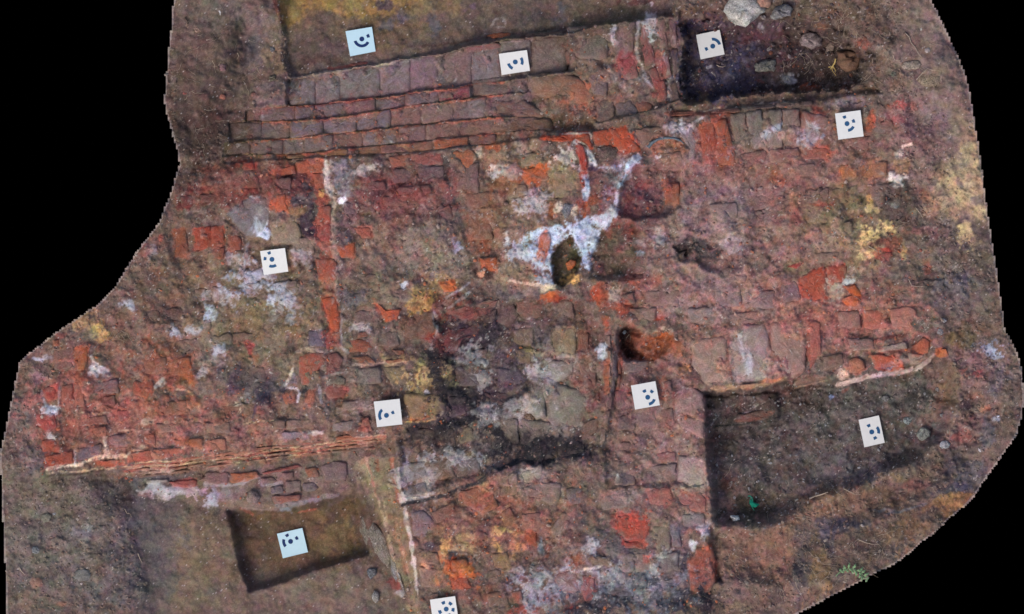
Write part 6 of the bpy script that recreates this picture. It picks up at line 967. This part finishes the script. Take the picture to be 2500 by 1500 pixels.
# ------------------------------------------------------------------ straw, roots, plastic and the fern
def tube_mesh(paths, r, mat, parent, name, sides=5, lift=.01):
    V = []; F = []
    for pth, rr in paths:
        m = len(pth); b0 = len(V)
        for k, (x, y) in enumerate(pth):
            dx, dy = (pth[min(k + 1, m - 1)][0] - pth[max(k - 1, 0)][0], pth[min(k + 1, m - 1)][1] - pth[max(k - 1, 0)][1]); L = math.hypot(dx, dy) + 1e-6
            nx_, ny_ = -dy / L, dx / L; q = rr * (1 - .6 * k / max(m - 1, 1)); z = float(zat(x, y)) + lift + q * .6
            for s in range(sides):
                a = 2 * math.pi * s / sides; V.append((wx(x) + nx_ * q * math.cos(a), wy(y) - ny_ * q * math.cos(a), z + q * math.sin(a)))
        for k in range(m - 1):
            for s in range(sides):
                s2 = (s + 1) % sides; F.append((b0 + k * sides + s, b0 + k * sides + s2, b0 + (k + 1) * sides + s2, b0 + (k + 1) * sides + s))
    me = bpy.data.meshes.new(name); me.from_pydata([tuple(v) for v in local(parent, V)], [], F); bm_fix(me)
    me.polygons.foreach_set('use_smooth', np.ones(len(me.polygons), bool)); me.materials.append(mat); return link(name, me, parent)
def wig(a, b, n=8, amp=4):
    r = RNG; t = np.linspace(0, 1, n); o = np.cumsum(r.normal(0, amp / 3, n)); o = o - o[0]
    dx, dy = b[0] - a[0], b[1] - a[1]; L = math.hypot(dx, dy) + 1e-6
    return [(a[0] + dx * q - dy / L * k, a[1] + dy * q + dx / L * k) for q, k in zip(t, o)]
def cv(t, pts): return tp(t, pts)
st = tube_mesh([(cv('D',[(520,535),(510,580),(485,610),(490,640),(525,690)]),.0055),(cv('D',[(455,610),(480,605),(500,615)]),.005),(cv('D',[(515,560),(490,600),(470,630)]),.004),(cv('D',[(495,600),(520,640),(515,660)]),.004)],0,M_STRAW,None,'straw_tuft',5,.03)
tag(st,'bright yellow tuft of straw over the right end of the dark pit','straw')
for pts, rr, lb in [(('R',[(1950,440),(2000,415),(2060,400),(2120,378)]),.008,'pale straight stick lying on the lower rim of the dark pit'),(('R',[(2145,365),(2155,345),(2172,322)]),.004,'short twig standing above the pale stick at the pit rim'),
                    (('S',[(590,345),(640,370),(690,395),(750,400)]),.0035,'thin curved root along the lower rim of the dark pit'),(('D',[(1250,725),(1300,670),(1350,622),(1400,635)]),.004,'pale root looping over the flat brown slab'),(('D',[(1150,300),(1185,335),(1205,390),(1240,430),(1270,490),(1300,520)]),.004,'long pale root running down the right bank to the oval stone'),
                    (('D',[(1040,500),(1055,545),(1090,555),(1120,540)]),.003,'short root left of the oval stone'),(('C',[(555,590),(580,605),(610,608),(640,598)]),.004,'white curved fibre under the target in the dark corner pit'),(('A',[(665,480),(680,510),(660,540)]),.003,'fine pale root on the upper left bank'),
                    (('N',[(1130,530),(1150,570),(1180,575),(1190,605)]),.003,'fine pale root on the dark slope of the lower left ledge'),(('N',[(1250,935),(1265,975),(1285,1015)]),.004,'short white root at the foot of the dark slope'),(('N',[(175,1060),(195,1095),(225,1125)]),.005,'white sliver of root on the lower left soil'),
                    (('L',[(290,470),(320,432),(332,460),(325,505)]),.003,'white hooked fibre in the rusty hole'),(('H',[(1180,1230),(1210,1290),(1260,1300),(1320,1298)]),.0035,'pale bent root on the brown right side'),(('H',[(1250,590),(1290,640),(1310,680)]),.003,'thin root beside the dark gravel patch'),(('H',[(820,935),(860,955),(900,985)]),.004,'pale root under the yellow spots'),
                    (('S',[(730,810),(790,835),(850,850),(910,850)]),.004,'pale root on the dark lower right bank'),(('Q',[(1660,60),(1655,100)]),.003,'short straw on the black soot line')]:
    o = tube_mesh([(cv(*pts), rr)],0,M_ROOT,None,'root',5,.008); tag(o, lb, 'root')
o = tube_mesh([(cv('A',[(192,160),(210,185),(228,215)]),.006)],0,M_INKN,None,'twig',5,.01); o.data.materials[0] = surface_mat('dark_twig',.2,.1,.2,.8,60,0,(.03,.022,.018)); tag(o,'dark short twig on the grey gravel of the upper left bank','twig')
# green plastic scrap: a torn folded sheet with a twisted strand
c0 = tp('R',[(1450,480)])[0]; gp = thing('plastic_scrap', c0[0], c0[1], float(zat(*c0)), 'torn bright green plastic scrap on the dark pit floor', 'plastic scrap')
pts = tp('R',[(1412,430),(1425,470),(1450,468),(1478,482),(1503,488),(1480,505),(1460,520),(1425,505),(1408,480)]); zz = [.03,.05,.035,.05,.03,.05,.03,.04,.055]; zc = float(zat(*c0))
V = [(wx(x),wy(y),zc+h) for (x,y),h in zip(pts,zz)] + [(wx(c0[0]),wy(c0[1]),zc+.07)] + [(wx(x),wy(y),zc+h-.004) for (x,y),h in zip(pts,zz)] + [(wx(c0[0]),wy(c0[1]),zc+.064)]
n = len(pts); F = [(k,(k+1)%n,n) for k in range(n)] + [((k+1)%n+n+1,k+n+1,2*n+1) for k in range(n)] + [(k,k+n+1,(k+1)%n+n+1,(k+1)%n) for k in range(n)]
me = bpy.data.meshes.new('sheet'); me.from_pydata([tuple(v) for v in local(gp,V)],[],F); bm_fix(me); me.materials.append(M_PLASTIC); link('sheet',me,gp)
tube_mesh([(tp('R',[(1398,412),(1418,415),(1435,435),(1440,460),(1425,485)]),.006)],0,M_PLASTIC,gp,'strand',5,.04); tube_mesh([(tp('R',[(1430,505),(1440,525),(1452,545)]),.005)],0,M_PLASTIC,gp,'strand',5,.03)
# fern frond
stem = tp('S',[(520,1142),(550,1110),(590,1085),(640,1070),(690,1075),(735,1095),(770,1130),(800,1165)])
c0 = stem[0]; fern = thing('fern', c0[0], c0[1], float(zat(*c0)), 'small pale green fern frond at the black lower right edge', 'fern'); tube_mesh([(stem,.005)],0,M_LEAF,fern,'stem',5,.035)
def leaf_mesh(parent, x, y, ang, L, W, z, mat, name='leaf'):
    c, s = math.cos(ang), math.sin(ang); pts = []
    for u, v, h in [(0,0,0),(.3,.5,.15),(.65,.45,.2),(1,0,.05),(.65,-.45,.2),(.3,-.5,.15),(.5,0,.35)]:
        pts.append((wx(x) + (u * L * c - v * W * s) * K, wy(y) - (u * L * s + v * W * c) * K, z + h * L * K))
    me = bpy.data.meshes.new(name); me.from_pydata([tuple(p) for p in local(parent, pts)], [], [(0,6,1),(1,6,2),(2,6,3),(3,6,4),(4,6,5),(5,6,0)]); me.materials.append(mat); link(name, me, parent)
for k in range(2, len(stem)):
    for sd in (-1, 1):
        for f in (0, .5):
            x0, y0 = stem[k]; x1, y1 = stem[max(k - 1, 0)]; x = x0 + (x1 - x0) * f; y = y0 + (y1 - y0) * f; a = math.atan2(y0 - y1, x0 - x1) + sd * 1.1
            leaf_mesh(fern, x + RNG.normal(0, 1), y + RNG.normal(0, 1), a + RNG.normal(0, .3), (13 if 2 < k < 7 else 8) * (.7 + .6 * RNG.random()), 5.5, float(zat(x, y)) + .045, M_LEAF)
# iron hoop bedded in the brick
h = tube_mesh([(tp('G',[(1045,225),(1085,180),(1130,152),(1200,138),(1280,140),(1340,160),(1372,190)]),.013)],0,M_IRON,None,'iron_hoop',6,-.002); tag(h,'curved piece of blue grey iron hoop bedded in the orange brick','iron hoop')

# ------------------------------------------------------------------ loose grit and crumbs nobody could count
def scatter(name, mask, n, r0, r1, mat, cols, label=None, seed=1, zoff=.0):
    r = np.random.default_rng(seed); j, i = np.nonzero(mask); s = r.integers(len(j), size=n)
    px = X0 + (i[s] + r.random(n)) * STEP; py = Y0 + (j[s] + r.random(n)) * STEP
    rad = r0 * (r1 / r0) ** (r.random(n) ** 2.2)
    T = np.array([(0,0,1),(.94,0,.25),(.29,.9,.25),(-.76,.55,.25),(-.76,-.55,.25),(.29,-.9,.25),(.5,.4,-.6),(-.5,.3,-.6),(0,-.6,-.6)], np.float32)
    Fq = np.array([(0,1,2),(0,2,3),(0,3,4),(0,4,5),(0,5,1),(1,6,2),(2,6,7),(2,7,3),(3,7,4),(4,7,8),(4,8,5),(5,8,1),(1,8,6)], np.int32)
    a = r.random(n) * 6.283; ca, sa = np.cos(a), np.sin(a); sx = .7 + .7 * r.random(n); sz = .45 + .4 * r.random(n)
    J = 1 + .35 * (r.random((n, 9, 1)) - .5); P_ = T[None] * J * np.stack([sx, 1 / sx, sz], 1)[:, None, :] * rad[:, None, None]
    X = P_[..., 0] * ca[:, None] - P_[..., 1] * sa[:, None]; Y = P_[..., 0] * sa[:, None] + P_[..., 1] * ca[:, None]
    V = np.stack([X + wx(px)[:, None], Y + wy(py)[:, None], P_[..., 2] + (zat(px, py) + rad * .25 + zoff)[:, None]], -1).reshape(-1, 3)
    F = (Fq[None] + 9 * np.arange(n)[:, None, None]).reshape(-1, 3)
    base = np.array([lin(c) for c in cols])[r.integers(len(cols), size=n)] * (.7 + .6 * r.random((n, 1))); g = cat_(px, py)
    w = .5 * r.random((n, 1)) + .25; C = np.repeat(base * (1 - w) + g * 1.15 * w, 9, 0)
    return tag(link(name, mesh_np(name, V, F, mat, np.clip(C, .01, .7), False, 3)), kind='stuff')
gm = VALID & (REG == 0) & (RGH[:-1, :-1] > .62); fl = VALID & (REG == 1); wm = VALID & (REG > 1)
sepit = fl & (CX > 1700) & (CY > 850); nepit = fl & (CX > 1640) & (CY < 300)
scatter('gravel', gm, 7000, .003, .016, M_EARTH, [(120,108,96),(96,84,74),(134,122,112),(88,74,66),(126,100,88)], seed=1)
scatter('pit_grit', sepit, 1300, .003, .014, M_STONE, [(136,136,136),(104,100,98),(90,86,82),(160,160,162),(74,68,64)], seed=2)
scatter('pit_rubble', nepit, 900, .004, .02, M_STONE, [(110,100,96),(80,62,60),(60,56,66),(150,140,140),(140,84,62)], seed=3)
scatter('brick_crumbs', wm & (Z[:-1, :-1] > -.2), 9000, .003, .016, M_BRICK, [(150,80,62),(120,96,90),(170,150,140),(104,84,78),(176,98,62),(84,66,62)], seed=4)
# fine rootlets in the banks
rp = []
for (x0, y0, x1, y1, m, L) in [(1900,10,2140,200,130,40),(1880,1290,2250,1440,140,60),(440,60,640,380,70,30),(2150,60,2380,300,60,40),(1760,1300,1960,1480,50,40),(1740,1150,2300,1290,50,40),(1980,520,2200,760,60,36),(220,790,300,830,30,40)]:
    for k in range(int(m * .6)):
        x, y = x0 + (x1 - x0) * RNG.random(), y0 + (y1 - y0) * RNG.random(); a = RNG.random() * 6.28; l = L * (.4 + RNG.random())
        if poly_sd(OUT, np.array([x]), np.array([y]))[0] < 30: continue
        rp.append((wig((x, y), (x + l * math.cos(a), y + l * math.sin(a)), 7, l * .22), .0011 + .0010 * RNG.random()))
tag(tube_mesh(rp, 0, M_ROOT, None, 'rootlets', 3, .004), kind='stuff')
